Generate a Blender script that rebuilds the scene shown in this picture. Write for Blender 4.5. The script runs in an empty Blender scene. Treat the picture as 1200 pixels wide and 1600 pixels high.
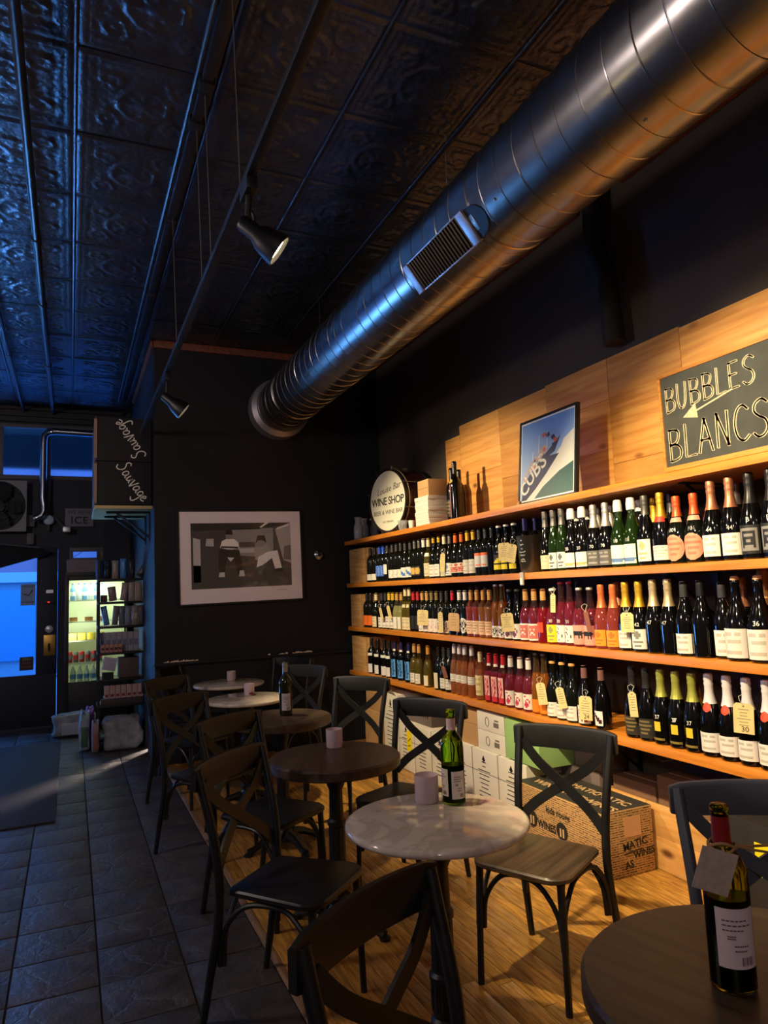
import bpy, bmesh, math, random
import numpy as np
from mathutils import Vector, Matrix
random.seed(7)
scene = bpy.context.scene
COL = scene.collection
PI = math.pi

# ------------------------------------------------------------------ camera
CAM = np.array([0.0, 0.0, 1.5]); FPX = 1100.0
def cam_axes(yaw, pitch, roll):
    cy, sy, cp, sp = math.cos(yaw), math.sin(yaw), math.cos(pitch), math.sin(pitch)
    f = np.array([sy*cp, cy*cp, sp]); r = np.array([cy, -sy, 0.0]); u = np.cross(r, f)
    cr, sr = math.cos(roll), math.sin(roll)
    return np.array([cr*r+sr*u, -sr*r+cr*u, f])
AX = cam_axes(*np.radians([24.07, 6.18, -2.22]))
cam = bpy.data.objects.new('camera', bpy.data.cameras.new('camera'))
COL.objects.link(cam)
mw = Matrix.Identity(4)
for i in range(3):
    mw[i][0], mw[i][1], mw[i][2], mw[i][3] = AX[0][i], AX[1][i], -AX[2][i], CAM[i]
cam.matrix_world = mw
cam.data.sensor_width = 36.0
cam.data.lens = FPX/1600*36.0
cam.data.clip_start = 0.02
scene.camera = cam
def pix(P):                       # world point -> pixel of the 1200x1600 frame (used to measure along shelves)
    c = AX @ (np.array(P, float)-CAM)
    return 600+FPX*c[0]/c[2], 800-FPX*c[1]/c[2]
def at(x, y, ax, val):            # point of a real plane seen at a pixel
    d = AX.T @ np.array([(x-600)/FPX, -(y-800)/FPX, 1.0]); i = 'xyz'.index(ax)
    return CAM + d*(val-CAM[i])/d[i]
def ysolve(px, X, Z):             # distance along a shelf at (X, Z) for a measured column
    lo, hi = 0.9, 12.0
    for _ in range(50):
        m = (lo+hi)/2
        if pix((X, m, Z))[0] > px: lo = m
        else: hi = m
    return (lo+hi)/2

# ------------------------------------------------------------------ view, world
scene.view_settings.view_transform = 'Standard'
scene.view_settings.look = 'None'
scene.view_settings.gamma = 1.0
scene.view_settings.use_curve_mapping = False
scene.view_settings.exposure = 0.0
w = bpy.data.worlds.new('dusk'); scene.world = w; w.use_nodes = True
bgn = w.node_tree.nodes['Background']
bgn.inputs['Color'].default_value = (0.045, 0.28, 1.0, 1)
bgn.inputs['Strength'].default_value = 5.0

def lamp(name, kind, loc, energy, color, target=None, size=0.1, angle=70, blend=0.4, parent=None):
    d = bpy.data.lights.new(name, kind); d.energy = energy; d.color = color
    if kind == 'SPOT': d.spot_size = math.radians(angle); d.spot_blend = blend; d.shadow_soft_size = size
    elif kind == 'AREA': d.size = size
    else: d.shadow_soft_size = size
    o = bpy.data.objects.new(name, d); COL.objects.link(o); o.location = loc
    if target is not None:
        o.rotation_euler = (Vector(target)-Vector(loc)).to_track_quat('-Z', 'Y').to_euler()
    if parent: o.parent = parent; o.matrix_parent_inverse = Matrix.Translation(-parent.location)
    return o
WARM = (1.0, 0.78, 0.46)
# assumed room lamps behind the camera and over the bar (out of the frame)
lamp('assumed_bar_lamp_light', 'POINT', (-2.2, 3.5, 2.9), 125, (1.0, 0.84, 0.80), size=0.18)
lamp('assumed_back_lamp_light', 'POINT', (-0.7, -1.7, 2.8), 82, (1.0, 0.82, 0.80), size=0.2)
lamp('added_storefront_fill', 'AREA', (-2.4, 10.4, 0.7), 330, (0.13, 0.42, 1.0), target=(-2.0, 7.0, 6.0), size=2.0)  # added lamp outside, tilted up to put blue light on the ceiling

# ------------------------------------------------------------------ materials
def lin(c):
    return tuple(((v/255)/12.92 if v/255 <= 0.04045 else ((v/255+0.055)/1.055)**2.4) for v in c)
MATS = {}
def mat(name, rgb=(128, 128, 128), rough=0.5, metal=0.0, spec=0.5, trans=0.0, ior=1.45, emit=None, estr=0.0,
        vary=0.0, vscale=8.0, bump=0.0, bscale=40.0, coat=0.0, objvar=0.0, stretch=None, alpha=1.0):
    if name in MATS: return MATS[name]
    m = bpy.data.materials.new(name); m.use_nodes = True; nt = m.node_tree; N = nt.nodes; L = nt.links
    b = N['Principled BSDF']
    c = lin(rgb)+(1.0,)
    b.inputs['Base Color'].default_value = c
    b.inputs['Roughness'].default_value = rough; b.inputs['Metallic'].default_value = metal
    b.inputs['Specular IOR Level'].default_value = spec
    b.inputs['Transmission Weight'].default_value = trans; b.inputs['IOR'].default_value = ior
    b.inputs['Coat Weight'].default_value = coat
    b.inputs['Alpha'].default_value = alpha
    if emit: b.inputs['Emission Color'].default_value = lin(emit)+(1,); b.inputs['Emission Strength'].default_value = estr
    src = None
    if vary or bump:
        tc = N.new('ShaderNodeTexCoord'); mp = N.new('ShaderNodeMapping')
        L.new(tc.outputs['Object'], mp.inputs['Vector'])
        if stretch: mp.inputs['Scale'].default_value = stretch
        src = mp
    if vary:
        n = N.new('ShaderNodeTexNoise'); n.inputs['Scale'].default_value = vscale; n.inputs['Detail'].default_value = 6
        L.new(src.outputs[0], n.inputs['Vector'])
        mx = N.new('ShaderNodeMix'); mx.data_type = 'RGBA'
        mx.inputs['A'].default_value = tuple(v*(1-vary) for v in c[:3])+(1,)
        mx.inputs['B'].default_value = tuple(min(1, v*(1+vary)) for v in c[:3])+(1,)
        cr = N.new('ShaderNodeMapRange'); cr.inputs['From Min'].default_value = 0.3; cr.inputs['From Max'].default_value = 0.7
        L.new(n.outputs['Fac'], cr.inputs['Value']); L.new(cr.outputs[0], mx.inputs['Factor'])
        out = mx.outputs['Result']
    if objvar:
        oi = N.new('ShaderNodeObjectInfo'); hs = N.new('ShaderNodeHueSaturation')
        mr = N.new('ShaderNodeMapRange'); mr.inputs['To Min'].default_value = 1-objvar; mr.inputs['To Max'].default_value = 1+objvar
        L.new(oi.outputs['Random'], mr.inputs['Value']); L.new(mr.outputs[0], hs.inputs['Value'])
        if vary: L.new(out, hs.inputs['Color'])
        else: hs.inputs['Color'].default_value = c
        out = hs.outputs['Color']
    if vary or objvar: L.new(out, b.inputs['Base Color'])
    if bump:
        n2 = N.new('ShaderNodeTexNoise'); n2.inputs['Scale'].default_value = bscale; n2.inputs['Detail'].default_value = 5
        L.new(src.outputs[0], n2.inputs['Vector'])
        bp = N.new('ShaderNodeBump'); bp.inputs['Strength'].default_value = bump; bp.inputs['Distance'].default_value = 0.01
        L.new(n2.outputs['Fac'], bp.inputs['Height']); L.new(bp.outputs[0], b.inputs['Normal'])
    MATS[name] = m
    return m

def wood(name, light, dark, axis='Y', rough=0.45, objvar=0.12, grain=1.0, knots=False, coat=0.0):
    """Wood with stretched grain along one axis of world-scale object coordinates, shifted per piece."""
    if name in MATS: return MATS[name]
    m = bpy.data.materials.new(name); m.use_nodes = True; nt = m.node_tree; N = nt.nodes; L = nt.links
    b = N['Principled BSDF']; b.inputs['Roughness'].default_value = rough; b.inputs['Coat Weight'].default_value = coat
    tc = N.new('ShaderNodeTexCoord'); oi = N.new('ShaderNodeObjectInfo')
    va = N.new('ShaderNodeVectorMath'); va.operation = 'MULTIPLY_ADD'
    cmb = N.new('ShaderNodeCombineXYZ')
    for k in range(3): L.new(oi.outputs['Random'], cmb.inputs[k])
    va.inputs[1].default_value = (17.0, 29.0, 13.0)
    L.new(cmb.outputs[0], va.inputs[0]); L.new(tc.outputs['Object'], va.inputs[2])
    mp = N.new('ShaderNodeMapping'); s = {'X': (1, 14, 14), 'Y': (14, 1, 14), 'Z': (14, 14, 1)}[axis]
    mp.inputs['Scale'].default_value = tuple(v*grain for v in s)
    L.new(va.outputs[0], mp.inputs['Vector'])
    n = N.new('ShaderNodeTexNoise'); n.inputs['Scale'].default_value = 3.0; n.inputs['Detail'].default_value = 7
    n.inputs['Distortion'].default_value = 0.6
    L.new(mp.outputs[0], n.inputs['Vector'])
    rp = N.new('ShaderNodeValToRGB')
    rp.color_ramp.elements[0].position = 0.33; rp.color_ramp.elements[0].color = lin(dark)+(1,)
    rp.color_ramp.elements[1].position = 0.62; rp.color_ramp.elements[1].color = lin(light)+(1,)
    L.new(n.outputs['Fac'], rp.inputs['Fac'])
    out = rp.outputs['Color']
    if knots:
        mp2 = N.new('ShaderNodeMapping'); s2 = {'X': (1.6, 3.4, 3.4), 'Y': (3.4, 1.6, 3.4), 'Z': (3.4, 3.4, 1.6)}[axis]
        mp2.inputs['Scale'].default_value = s2; L.new(va.outputs[0], mp2.inputs['Vector'])
        vo = N.new('ShaderNodeTexVoronoi'); vo.inputs['Scale'].default_value = 1.4
        L.new(mp2.outputs[0], vo.inputs['Vector'])
        r2 = N.new('ShaderNodeValToRGB')
        r2.color_ramp.elements[0].position = 0.05; r2.color_ramp.elements[0].color = (0.10, 0.035, 0.012, 1)
        r2.color_ramp.elements[1].position = 0.13; r2.color_ramp.elements[1].color = (1, 1, 1, 1)
        L.new(vo.outputs['Distance'], r2.inputs['Fac'])
        mm = N.new('ShaderNodeMix'); mm.data_type = 'RGBA'; mm.blend_type = 'MULTIPLY'; mm.inputs['Factor'].default_value = 0.85
        L.new(out, mm.inputs['A']); L.new(r2.outputs['Color'], mm.inputs['B']); out = mm.outputs['Result']
    hs = N.new('ShaderNodeHueSaturation'); mr = N.new('ShaderNodeMapRange')
    mr.inputs['To Min'].default_value = 1-objvar; mr.inputs['To Max'].default_value = 1+objvar
    L.new(oi.outputs['Random'], mr.inputs['Value']); L.new(mr.outputs[0], hs.inputs['Value'])
    L.new(out, hs.inputs['Color']); L.new(hs.outputs['Color'], b.inputs['Base Color'])
    bp = N.new('ShaderNodeBump'); bp.inputs['Strength'].default_value = 0.12; bp.inputs['Distance'].default_value = 0.004
    L.new(n.outputs['Fac'], bp.inputs['Height']); L.new(bp.outputs[0], b.inputs['Normal'])
    MATS[name] = m
    return m

def marble(name, base, vein):
    if name in MATS: return MATS[name]
    m = bpy.data.materials.new(name); m.use_nodes = True; nt = m.node_tree; N = nt.nodes; L = nt.links
    b = N['Principled BSDF']; b.inputs['Roughness'].default_value = 0.09
    tc = N.new('ShaderNodeTexCoord')
    n = N.new('ShaderNodeTexNoise'); n.inputs['Scale'].default_value = 3.5; n.inputs['Detail'].default_value = 9
    n.inputs['Distortion'].default_value = 1.6
    L.new(tc.outputs['Object'], n.inputs['Vector'])
    rp = N.new('ShaderNodeValToRGB'); e = rp.color_ramp.elements
    e[0].position = 0.46; e[0].color = lin(base)+(1,); e[1].position = 0.55; e[1].color = lin(base)+(1,)
    k = e.new(0.5); k.color = lin(vein)+(1,)
    k2 = e.new(0.53); k2.color = lin(tuple(int(a*0.93) for a in base))+(1,)
    L.new(n.outputs['Fac'], rp.inputs['Fac']); L.new(rp.outputs['Color'], b.inputs['Base Color'])
    MATS[name] = m
    return m

# ------------------------------------------------------------------ mesh helpers
class MB:
    def __init__(s): s.v = []; s.f = []; s.m = []
    def add(s, vs, fs, mi=0):
        o = len(s.v); s.v += [tuple(map(float, v)) for v in vs]
        s.f += [tuple(i+o for i in f) for f in fs]; s.m += [mi]*len(fs); return s
    def box(s, x0, x1, y0, y1, z0, z1, mi=0, M=None):
        vs = [(x, y, z) for z in (z0, z1) for y in (y0, y1) for x in (x0, x1)]
        if M is not None: vs = [tuple(M @ Vector(v)) for v in vs]
        return s.add(vs, [(0, 2, 3, 1), (4, 5, 7, 6), (0, 1, 5, 4), (2, 6, 7, 3), (0, 4, 6, 2), (1, 3, 7, 5)], mi)
    def cbox(s, c, d, mi=0, M=None):
        return s.box(c[0]-d[0]/2, c[0]+d[0]/2, c[1]-d[1]/2, c[1]+d[1]/2, c[2]-d[2]/2, c[2]+d[2]/2, mi, M)
    def lathe(s, prof, n=24, c=(0, 0, 0), mi=0, M=None, cap0=True, cap1=True):
        vs, fs = [], []
        for r, z in prof:
            for k in range(n):
                a = 2*PI*k/n; vs.append((c[0]+r*math.cos(a), c[1]+r*math.sin(a), c[2]+z))
        for j in range(len(prof)-1):
            for k in range(n):
                k2 = (k+1) % n; fs.append((j*n+k, j*n+k2, (j+1)*n+k2, (j+1)*n+k))
        if cap0: fs.append(tuple(range(n-1, -1, -1)))
        if cap1: fs.append(tuple((len(prof)-1)*n+k for k in range(n)))
        if M is not None: vs = [tuple(M @ Vector(v)) for v in vs]
        return s.add(vs, fs, mi)
    def tube(s, pts, r, n=8, mi=0, flat=None, up=(0, 0, 1)):
        """Sweep; r a number or list; flat=(a,b) gives a rectangular section a wide (along 'up' side) by b."""
        pts = [Vector(p) for p in pts]; rs = r if isinstance(r, (list, tuple)) else [r]*len(pts)
        if flat: n = 4
        vs, fs = [], []; pu = Vector(up)
        for i, p in enumerate(pts):
            t = (pts[min(i+1, len(pts)-1)]-pts[max(i-1, 0)]).normalized()
            a = pu - t*pu.dot(t)
            if a.length < 1e-4: a = Vector((1, 0, 0)) - t*t.x
            a.normalize(); b = t.cross(a)
            if not flat: pu = a
            if flat:
                fa, fb = flat; q = [(fa/2, fb/2), (-fa/2, fb/2), (-fa/2, -fb/2), (fa/2, -fb/2)]
                for u, v in q: vs.append(p+a*u*rs[i]+b*v*rs[i])
            else:
                for k in range(n):
                    g = 2*PI*k/n; vs.append(p+(a*math.cos(g)+b*math.sin(g))*rs[i])
        for j in range(len(pts)-1):
            for k in range(n):
                k2 = (k+1) % n; fs.append((j*n+k, j*n+k2, (j+1)*n+k2, (j+1)*n+k))
        fs.append(tuple(range(n-1, -1, -1))); fs.append(tuple((len(pts)-1)*n+k for k in range(n)))
        return s.add(vs, fs, mi)
    def prism(s, poly, h0, h1, axis='z', mi=0, M=None):
        def p3(u, v, h): return {'z': (u, v, h), 'x': (h, u, v), 'y': (u, h, v)}[axis]
        n = len(poly); vs = [p3(u, v, h0) for u, v in poly]+[p3(u, v, h1) for u, v in poly]
        fs = [tuple(range(n-1, -1, -1)), tuple(range(n, 2*n))]+[(i, (i+1) % n, n+(i+1) % n, n+i) for i in range(n)]
        if M is not None: vs = [tuple(M @ Vector(v)) for v in vs]
        return s.add(vs, fs, mi)
    def stroke(s, pts, wd, O, U, V, th=0.002, mi=0):
        """Ribbon of width wd along 2-D points on the plane O + u U + v V, raised by th."""
        O, U, V = Vector(O), Vector(U), Vector(V); Nn = U.cross(V).normalized()
        P = [Vector((p[0], p[1])) for p in pts]; vs, fs = [], []
        for i, p in enumerate(P):
            t = P[min(i+1, len(P)-1)]-P[max(i-1, 0)]
            if t.length < 1e-9: t = Vector((1, 0))
            t.normalize(); nn = Vector((-t.y, t.x))
            q0 = p - t*(wd*0.3 if i == 0 else 0) + t*(wd*0.3 if i == len(P)-1 else 0)
            for sg in (-1, 1):
                q = q0+nn*sg*wd/2
                vs.append(O+U*q.x+V*q.y); vs.append(O+U*q.x+V*q.y+Nn*th)
        for i in range(len(P)-1):
            a = i*4; b = a+4
            fs += [(a+1, b+1, b+3, a+3), (a, a+2, b+2, b), (a, b, b+1, a+1), (a+2, a+3, b+3, b+2)]
        return s.add(vs, fs, mi)
    def mesh(s, name, mats, smooth=40, bevel=0.0):
        me = bpy.data.meshes.new(name); me.from_pydata(s.v, [], s.f)
        for m in (mats if isinstance(mats, (list, tuple)) else [mats]): me.materials.append(m)
        me.polygons.foreach_set('material_index', s.m)
        bm = bmesh.new(); bm.from_mesh(me)
        bmesh.ops.recalc_face_normals(bm, faces=bm.faces)
        if bevel:
            es = [e for e in bm.edges if len(e.link_faces) == 2 and e.calc_face_angle(0) > 0.6]
            bmesh.ops.bevel(bm, geom=es, offset=bevel, segments=2, affect='EDGES', profile=0.6, clamp_overlap=True)
        bm.to_mesh(me); bm.free()
        if smooth:
            me.polygons.foreach_set('use_smooth', [True]*len(me.polygons))
            me.set_sharp_from_angle(angle=math.radians(smooth))
        me.update()
        return me
    def build(s, name, mats, parent=None, smooth=40, bevel=0.0):
        return link(name, s.mesh(name, mats, smooth, bevel), parent)
def link(name, me, parent=None, loc=None, rot=None):
    o = bpy.data.objects.new(name, me); COL.objects.link(o)
    if parent: o.parent = parent
    if loc is not None: o.location = loc
    if rot is not None: o.rotation_euler = rot
    return o
def thing(name, label, cat, loc=(0, 0, 0), rz=0.0, group=None):
    o = bpy.data.objects.new(name, None); COL.objects.link(o); o.empty_display_size = 0.05
    o.location = loc; o.rotation_euler = (0, 0, rz)
    return tag(o, label, cat, group)
def tag(o, label, cat, group=None, kind=None):
    o['label'] = label; o['category'] = cat
    if group: o['group'] = group
    if kind: o['kind'] = kind
    return o
def struct(o): o['kind'] = 'structure'; return o
def copy_tree(r, parent=None):
    c = r.copy(); COL.objects.link(c); c.parent = parent
    for ch in list(r.children): copy_tree(ch, c)
    return c
def objmat(o, *ms):               # materials on the object, so that alike meshes share data
    for i, m in enumerate(ms):
        o.material_slots[i].link = 'OBJECT'; o.material_slots[i].material = m
def text_mesh(s, size, mats, name='lettering', align='CENTER', depth=0.0008, shear=0.0, bold=0.0, spacing=1.0):
    cu = bpy.data.curves.new('tmp', 'FONT'); cu.body = s; cu.size = size; cu.align_x = align; cu.align_y = 'CENTER'
    cu.extrude = depth; cu.shear = shear; cu.offset = bold; cu.space_character = spacing; cu.resolution_u = 3
    t = bpy.data.objects.new('tmp', cu); COL.objects.link(t)
    dg = bpy.context.evaluated_depsgraph_get()
    me = bpy.data.meshes.new_from_object(t.evaluated_get(dg)); me.name = name
    bpy.data.objects.remove(t); bpy.data.curves.remove(cu)
    me.materials.clear(); me.materials.append(mats)
    return me
def frame(O, U, V):
    U, V = Vector(U).normalized(), Vector(V).normalized(); W = U.cross(V)
    M = Matrix.Identity(4)
    for i in range(3): M[i][0], M[i][1], M[i][2], M[i][3] = U[i], V[i], W[i], O[i]
    return M
def put_text(s, size, m, O, U, V, parent=None, name='lettering', **k):
    o = link(name, text_mesh(s, size, m, name, **k), parent)
    M = frame(O, U, V)
    o.matrix_local = (parent.matrix_basis.inverted() @ M) if parent else M
    return o
FACE_L = ((0, -1, 0), (0, 0, 1))   # surfaces looking towards -X
FACE_C = ((1, 0, 0), (0, 0, 1))    # surfaces looking towards -Y

# ------------------------------------------------------------------ shared materials
mBlackWall = mat('black_paint', (60, 53, 47), 0.8, vary=0.15, vscale=2.0, bump=0.08, bscale=90)
mNavyWall = mat('navy_black_paint', (18, 19, 26), 0.7, vary=0.12, vscale=2.0, bump=0.08, bscale=90)
mBlackIron = mat('black_iron', (14, 14, 15), 0.45, bump=0.1, bscale=60)
mChairBlack = mat('chair_black', (20, 20, 21), 0.42, vary=0.25, vscale=14)
mSteel = mat('steel', (150, 150, 152), 0.3, 1.0)
mDark = mat('dark_plastic', (18, 18, 20), 0.5)
mShelf = wood('shelf_pine', (212, 134, 46), (190, 112, 34), 'Y', 0.42, 0.05)
mPlank = wood('plank_pine', (218, 160, 84), (192, 128, 60), 'Y', 0.5, 0.16, 0.7, True)
mFloorWood = wood('floor_strip', (190, 140, 62), (126, 84, 36), 'Y', 0.36, 0.28, 2.6, coat=0.1)
mCrate = wood('crate_wood', (206, 162, 104), (176, 128, 74), 'Y', 0.6, 0.12, 1.0)
mDarkTop = wood('dark_tabletop', (74, 58, 44), (46, 35, 27), 'X', 0.38, 0.1, 0.7)
mSeat = wood('dark_seat', (72, 56, 40), (44, 34, 25), 'X', 0.4, 0.1, 0.7)
mMarble = marble('white_marble', (206, 194, 178), (188, 174, 160))
mTrim = wood('brown_trim', (112, 62, 40), (84, 44, 28), 'Y', 0.5, 0.1)
mKraft = mat('kraft_card', (190, 148, 98), 0.8, vary=0.06, vscale=6)
mKraftDk = mat('kraft_card_dark', (120, 88, 62), 0.8, vary=0.08, vscale=6)
mWhiteCard = mat('white_card', (226, 220, 204), 0.75, vary=0.05, vscale=5)
mGreyCard = mat('grey_card', (112, 98, 96), 0.8, vary=0.06, vscale=5)
mGreenCard = mat('green_card', (150, 190, 116), 0.7, vary=0.05, vscale=5)
mInk = mat('black_ink', (26, 24, 22), 0.7)
mGreyInk = mat('grey_ink', (112, 106, 98), 0.7)
mWhitePaint = mat('white_marker', (238, 236, 226), 0.6)
mTagPaper = mat('tag_paper', (222, 200, 140), 0.8, vary=0.05, vscale=20)
mString = mat('string', (212, 208, 196), 0.8)
mTwine = mat('twine', (150, 116, 70), 0.9)
mYellow = mat('yellow_paper', (246, 222, 20), 0.6)
mChalk = mat('chalk', (196, 186, 152), 0.95, vary=0.18, vscale=60)
mGlassClear = mat('clear_glass', (244, 248, 250), 0.06, trans=.8, ior=1.45)
mFrost = mat('frosted_votive', (214, 190, 196), 0.5, trans=0.15, vary=0.04, vscale=9)
mWax = mat('wax', (235, 228, 214), 0.6)

# ------------------------------------------------------------------ room shell
XW, YP, ZC, YF = 3.0, 6.78, 3.93, 9.7
XL, YB = -3.6, -3.0
Z1, Z2, Z3, Z4 = 1.987, 1.561, 1.134, 0.704     # shelf tops
XS = 2.55                                        # shelf front edge
def slab(name, *b, m, bevel=0, parent=None): return MB().box(*b).build(name, m, parent, 40, bevel)

# floor: grout bed, tiles near the aisle, wood strips under the tables
mGrout = mat('grout', (26, 25, 25), 0.9)
def tilemat():
    m = bpy.data.materials.new('slate_tile'); m.use_nodes = True; N = m.node_tree.nodes; L = m.node_tree.links
    b = N['Principled BSDF']
    tc = N.new('ShaderNodeTexCoord'); oi = N.new('ShaderNodeObjectInfo')
    ad = N.new('ShaderNodeVectorMath'); ad.operation = 'ADD'
    L.new(tc.outputs['Object'], ad.inputs[0]); L.new(oi.outputs['Location'], ad.inputs[1])
    n = N.new('ShaderNodeTexNoise'); n.inputs['Scale'].default_value = 7; n.inputs['Detail'].default_value = 8; n.inputs['Roughness'].default_value = 0.65
    L.new(ad.outputs[0], n.inputs['Vector'])
    rp = N.new('ShaderNodeValToRGB'); rp.color_ramp.elements[0].position = 0.3; rp.color_ramp.elements[0].color = lin((40, 37, 36))+(1,)
    rp.color_ramp.elements[1].position = 0.72; rp.color_ramp.elements[1].color = lin((76, 70, 66))+(1,)
    L.new(n.outputs['Fac'], rp.inputs['Fac'])
    hs = N.new('ShaderNodeHueSaturation'); mr = N.new('ShaderNodeMapRange'); mr.inputs['To Min'].default_value = 0.8; mr.inputs['To Max'].default_value = 1.2
    L.new(oi.outputs['Random'], mr.inputs['Value']); L.new(mr.outputs[0], hs.inputs['Value'])
    L.new(rp.outputs['Color'], hs.inputs['Color']); L.new(hs.outputs['Color'], b.inputs['Base Color'])
    mr2 = N.new('ShaderNodeMapRange'); mr2.inputs['To Min'].default_value = 0.34; mr2.inputs['To Max'].default_value = 0.6
    L.new(n.outputs['Fac'], mr2.inputs['Value']); L.new(mr2.outputs[0], b.inputs['Roughness'])
    vo = N.new('ShaderNodeTexVoronoi'); vo.inputs['Scale'].default_value = 5.5; vo.feature = 'DISTANCE_TO_EDGE'
    nn = N.new('ShaderNodeMix'); nn.data_type = 'VECTOR'; nn.inputs['Factor'].default_value = 0.12
    L.new(ad.outputs[0], nn.inputs['A']); L.new(n.outputs['Color'], nn.inputs['B']); L.new(nn.outputs['Result'], vo.inputs['Vector'])
    ma = N.new('ShaderNodeMath'); ma.operation = 'MINIMUM'; ma.inputs[1].default_value = 0.06; L.new(vo.outputs['Distance'], ma.inputs[0])
    m2 = N.new('ShaderNodeMath'); m2.operation = 'MULTIPLY_ADD'; m2.inputs[1].default_value = 3.0; L.new(ma.outputs[0], m2.inputs[0]); L.new(n.outputs['Fac'], m2.inputs[2])
    bp = N.new('ShaderNodeBump'); bp.inputs['Strength'].default_value = 0.9; bp.inputs['Distance'].default_value = 0.016
    L.new(m2.outputs[0], bp.inputs['Height']); L.new(bp.outputs[0], b.inputs['Normal'])
    return m
mTile = tilemat()
floor = struct(MB().box(XL, XW, YB, YF+0.2, -0.12, -0.006).build('floor', mGrout))
TX, TY = 0.325, 0.31
t_me = MB().box(-TX/2+0.004, TX/2-0.004, -TY/2+0.004, TY/2-0.004, -0.012, 0.0).mesh('tile', mTile, 30, 0.0025)
for i in range(-5, 2):
    for j in range(-7, 22):
        cx, cy = 0.117+TX*(i+0.5), 3.16+TY*(j+0.5)
        if cy > YF-0.05: continue
        link('tile', t_me, floor, (cx, cy, random.uniform(-0.0012, 0.0006)), (random.uniform(-.003, .003), random.uniform(-.003, .003), random.choice((0, PI))))
X0w = 0.117+TX*2+0.035
MB().box(0.117+TX*2+0.002, X0w-0.002, 0.4, YP+0.6, -0.012, 0.004).build('threshold_strip', wood('strip_wood', (150, 120, 92), (112, 84, 60), 'Y'), floor, 40, 0.003)
MB().box(XL, 0.117-TX*5, YB, YF, -0.006, -0.001).build('far_tiles', mTile, floor)
MB().box(0.117-TX*5, X0w, YB, 3.16-TY*7, -0.006, -0.001).build('far_tiles', mTile, floor)
bw = 0.062; x = X0w; bmeshes = {}
while x < XW-0.005:
    xe = min(x+bw, XW); y = 0.5-random.random()*0.9
    while y < YP:
        ln = random.choice((1.0, 1.3, 1.6)); y2 = min(y+ln, YP)
        key = (round(xe-x, 3), round(y2-y, 3))
        if key not in bmeshes:
            bmeshes[key] = MB().box(-(xe-x)/2+0.0013, (xe-x)/2-0.0013, -(y2-y)/2+0.001, (y2-y)/2-0.001, -0.012, 0.0).mesh('floorboard', mFloorWood, 30, 0.0012)
        link('floorboard', bmeshes[key], floor, ((x+xe)/2, (y+y2)/2, random.uniform(-0.0007, 0)))
        y = y2
    x = xe
MB().box(X0w, XW, YB, 0.0-0.4, -0.006, -0.002).build('far_boards', mFloorWood, floor)

# walls
wr = struct(slab('wall_right', XW, XW+0.15, YB, YP, -0.12, ZC, m=mBlackWall))
struct(slab('wall_left', XL-0.15, XL, YB, YF+0.2, -0.12, ZC, m=mat('left_wall_paint', (120, 108, 100), 0.8)))
struct(slab('wall_back', XL, XW, YB-0.15, YB, -0.12, ZC, m=mat('back_wall_paint', (110, 100, 96), 0.8)))
XP = 0.70
part = struct(MB().box(XP, XW, YP, YP+0.10, 0, ZC).box(XP, XP+0.08, YP+0.1, 7.45, 0, ZC).box(XP, XP+0.08, 7.68, YF, 0, ZC)
              .box(XP, XP+0.08, 7.45, 7.68, 0.35, ZC).build('wall_partition', mNavyWall))  # gap under this piece is assumed, lets a light wedge onto the tiles
struct(slab('wall_closet', 3.0, 3.1, YP, YF, 0, ZC, m=mNavyWall))

# ceiling of pressed tin panels
mTin = mat('black_tin', (74, 76, 84), 0.30, 0.75, spec=0.8, vary=0.3, vscale=5, bump=0.3, bscale=45)
ceil = struct(MB().box(XL, XW, YB, YF+0.2, ZC+0.012, ZC+0.15).build('ceiling', mTin))
PT = 0.625
def tin_h(u, v):
    a, b = abs(u-0.5), abs(v-0.5); d = math.hypot(u-0.5, v-0.5); h = 0.0
    e = min(0.5-a, 0.5-b)
    h += 0.7*math.exp(-((e-0.045)/0.02)**2)+0.45*math.exp(-((e-0.11)/0.014)**2)
    if 0.06 < e < 0.10: h += 0.35*(0.5+0.5*math.sin((u if 0.5-b < 0.5-a else v)*2*PI*16))
    h += 0.7*math.exp(-((d-0.19)/0.022)**2)+0.9*math.exp(-(d/0.06)**2)
    th = math.atan2(v-0.5, u-0.5)
    h += 0.55*math.exp(-((d-0.12)/0.04)**2)*(0.5+0.5*math.cos(8*th))
    for cx, cy in ((.26, .26), (.74, .26), (.26, .74), (.74, .74)):
        q = math.hypot(u-cx, v-cy); s = math.atan2(v-cy, u-cx)
        if q < 0.13: h += 0.75*math.exp(-((q-0.075-0.02*math.sin(s*2+d*20))/0.016)**2)+0.5*math.exp(-(q/0.025)**2)
    if e > 0.13: h += 0.22*math.sin(u*38+3*math.sin(v*17))*math.sin(v*41+3*math.sin(u*19))
    return h
G = 44; vs = []; fs = []
for j in range(G+1):
    for i in range(G+1):
        vs.append(((i/G-0.5)*PT, (j/G-0.5)*PT, -0.011*tin_h(i/G, j/G)))
for j in range(G):
    for i in range(G):
        a = j*(G+1)+i; fs.append((a, a+G+1, a+G+2, a+1))
tin_me = bpy.data.meshes.new('tin_panel'); tin_me.from_pydata(vs, [], fs); tin_me.materials.append(mTin)
tin_me.polygons.foreach_set('use_smooth', [True]*len(fs)); tin_me.update()
for i in range(-3, 5):
    for j in range(1, 16):
        cx, cy = PT*(i+0.5), PT*(j+0.5)
        if cx+PT/2 > XW+0.2 or cy+PT/2 > YF+0.2: continue
        link('tin_panel', tin_me, ceil, (cx, cy, ZC+random.uniform(-0.002, 0.002)), (random.uniform(-.006, .006), random.uniform(-.006, .006), random.choice((0, PI))))
for i in range(-3, 5):
    MB().tube([(PT*i, 0.5, ZC-0.004), (PT*i, YF, ZC-0.004)], 0.009, 8).build('seam_bead', mTin, ceil)

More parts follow.
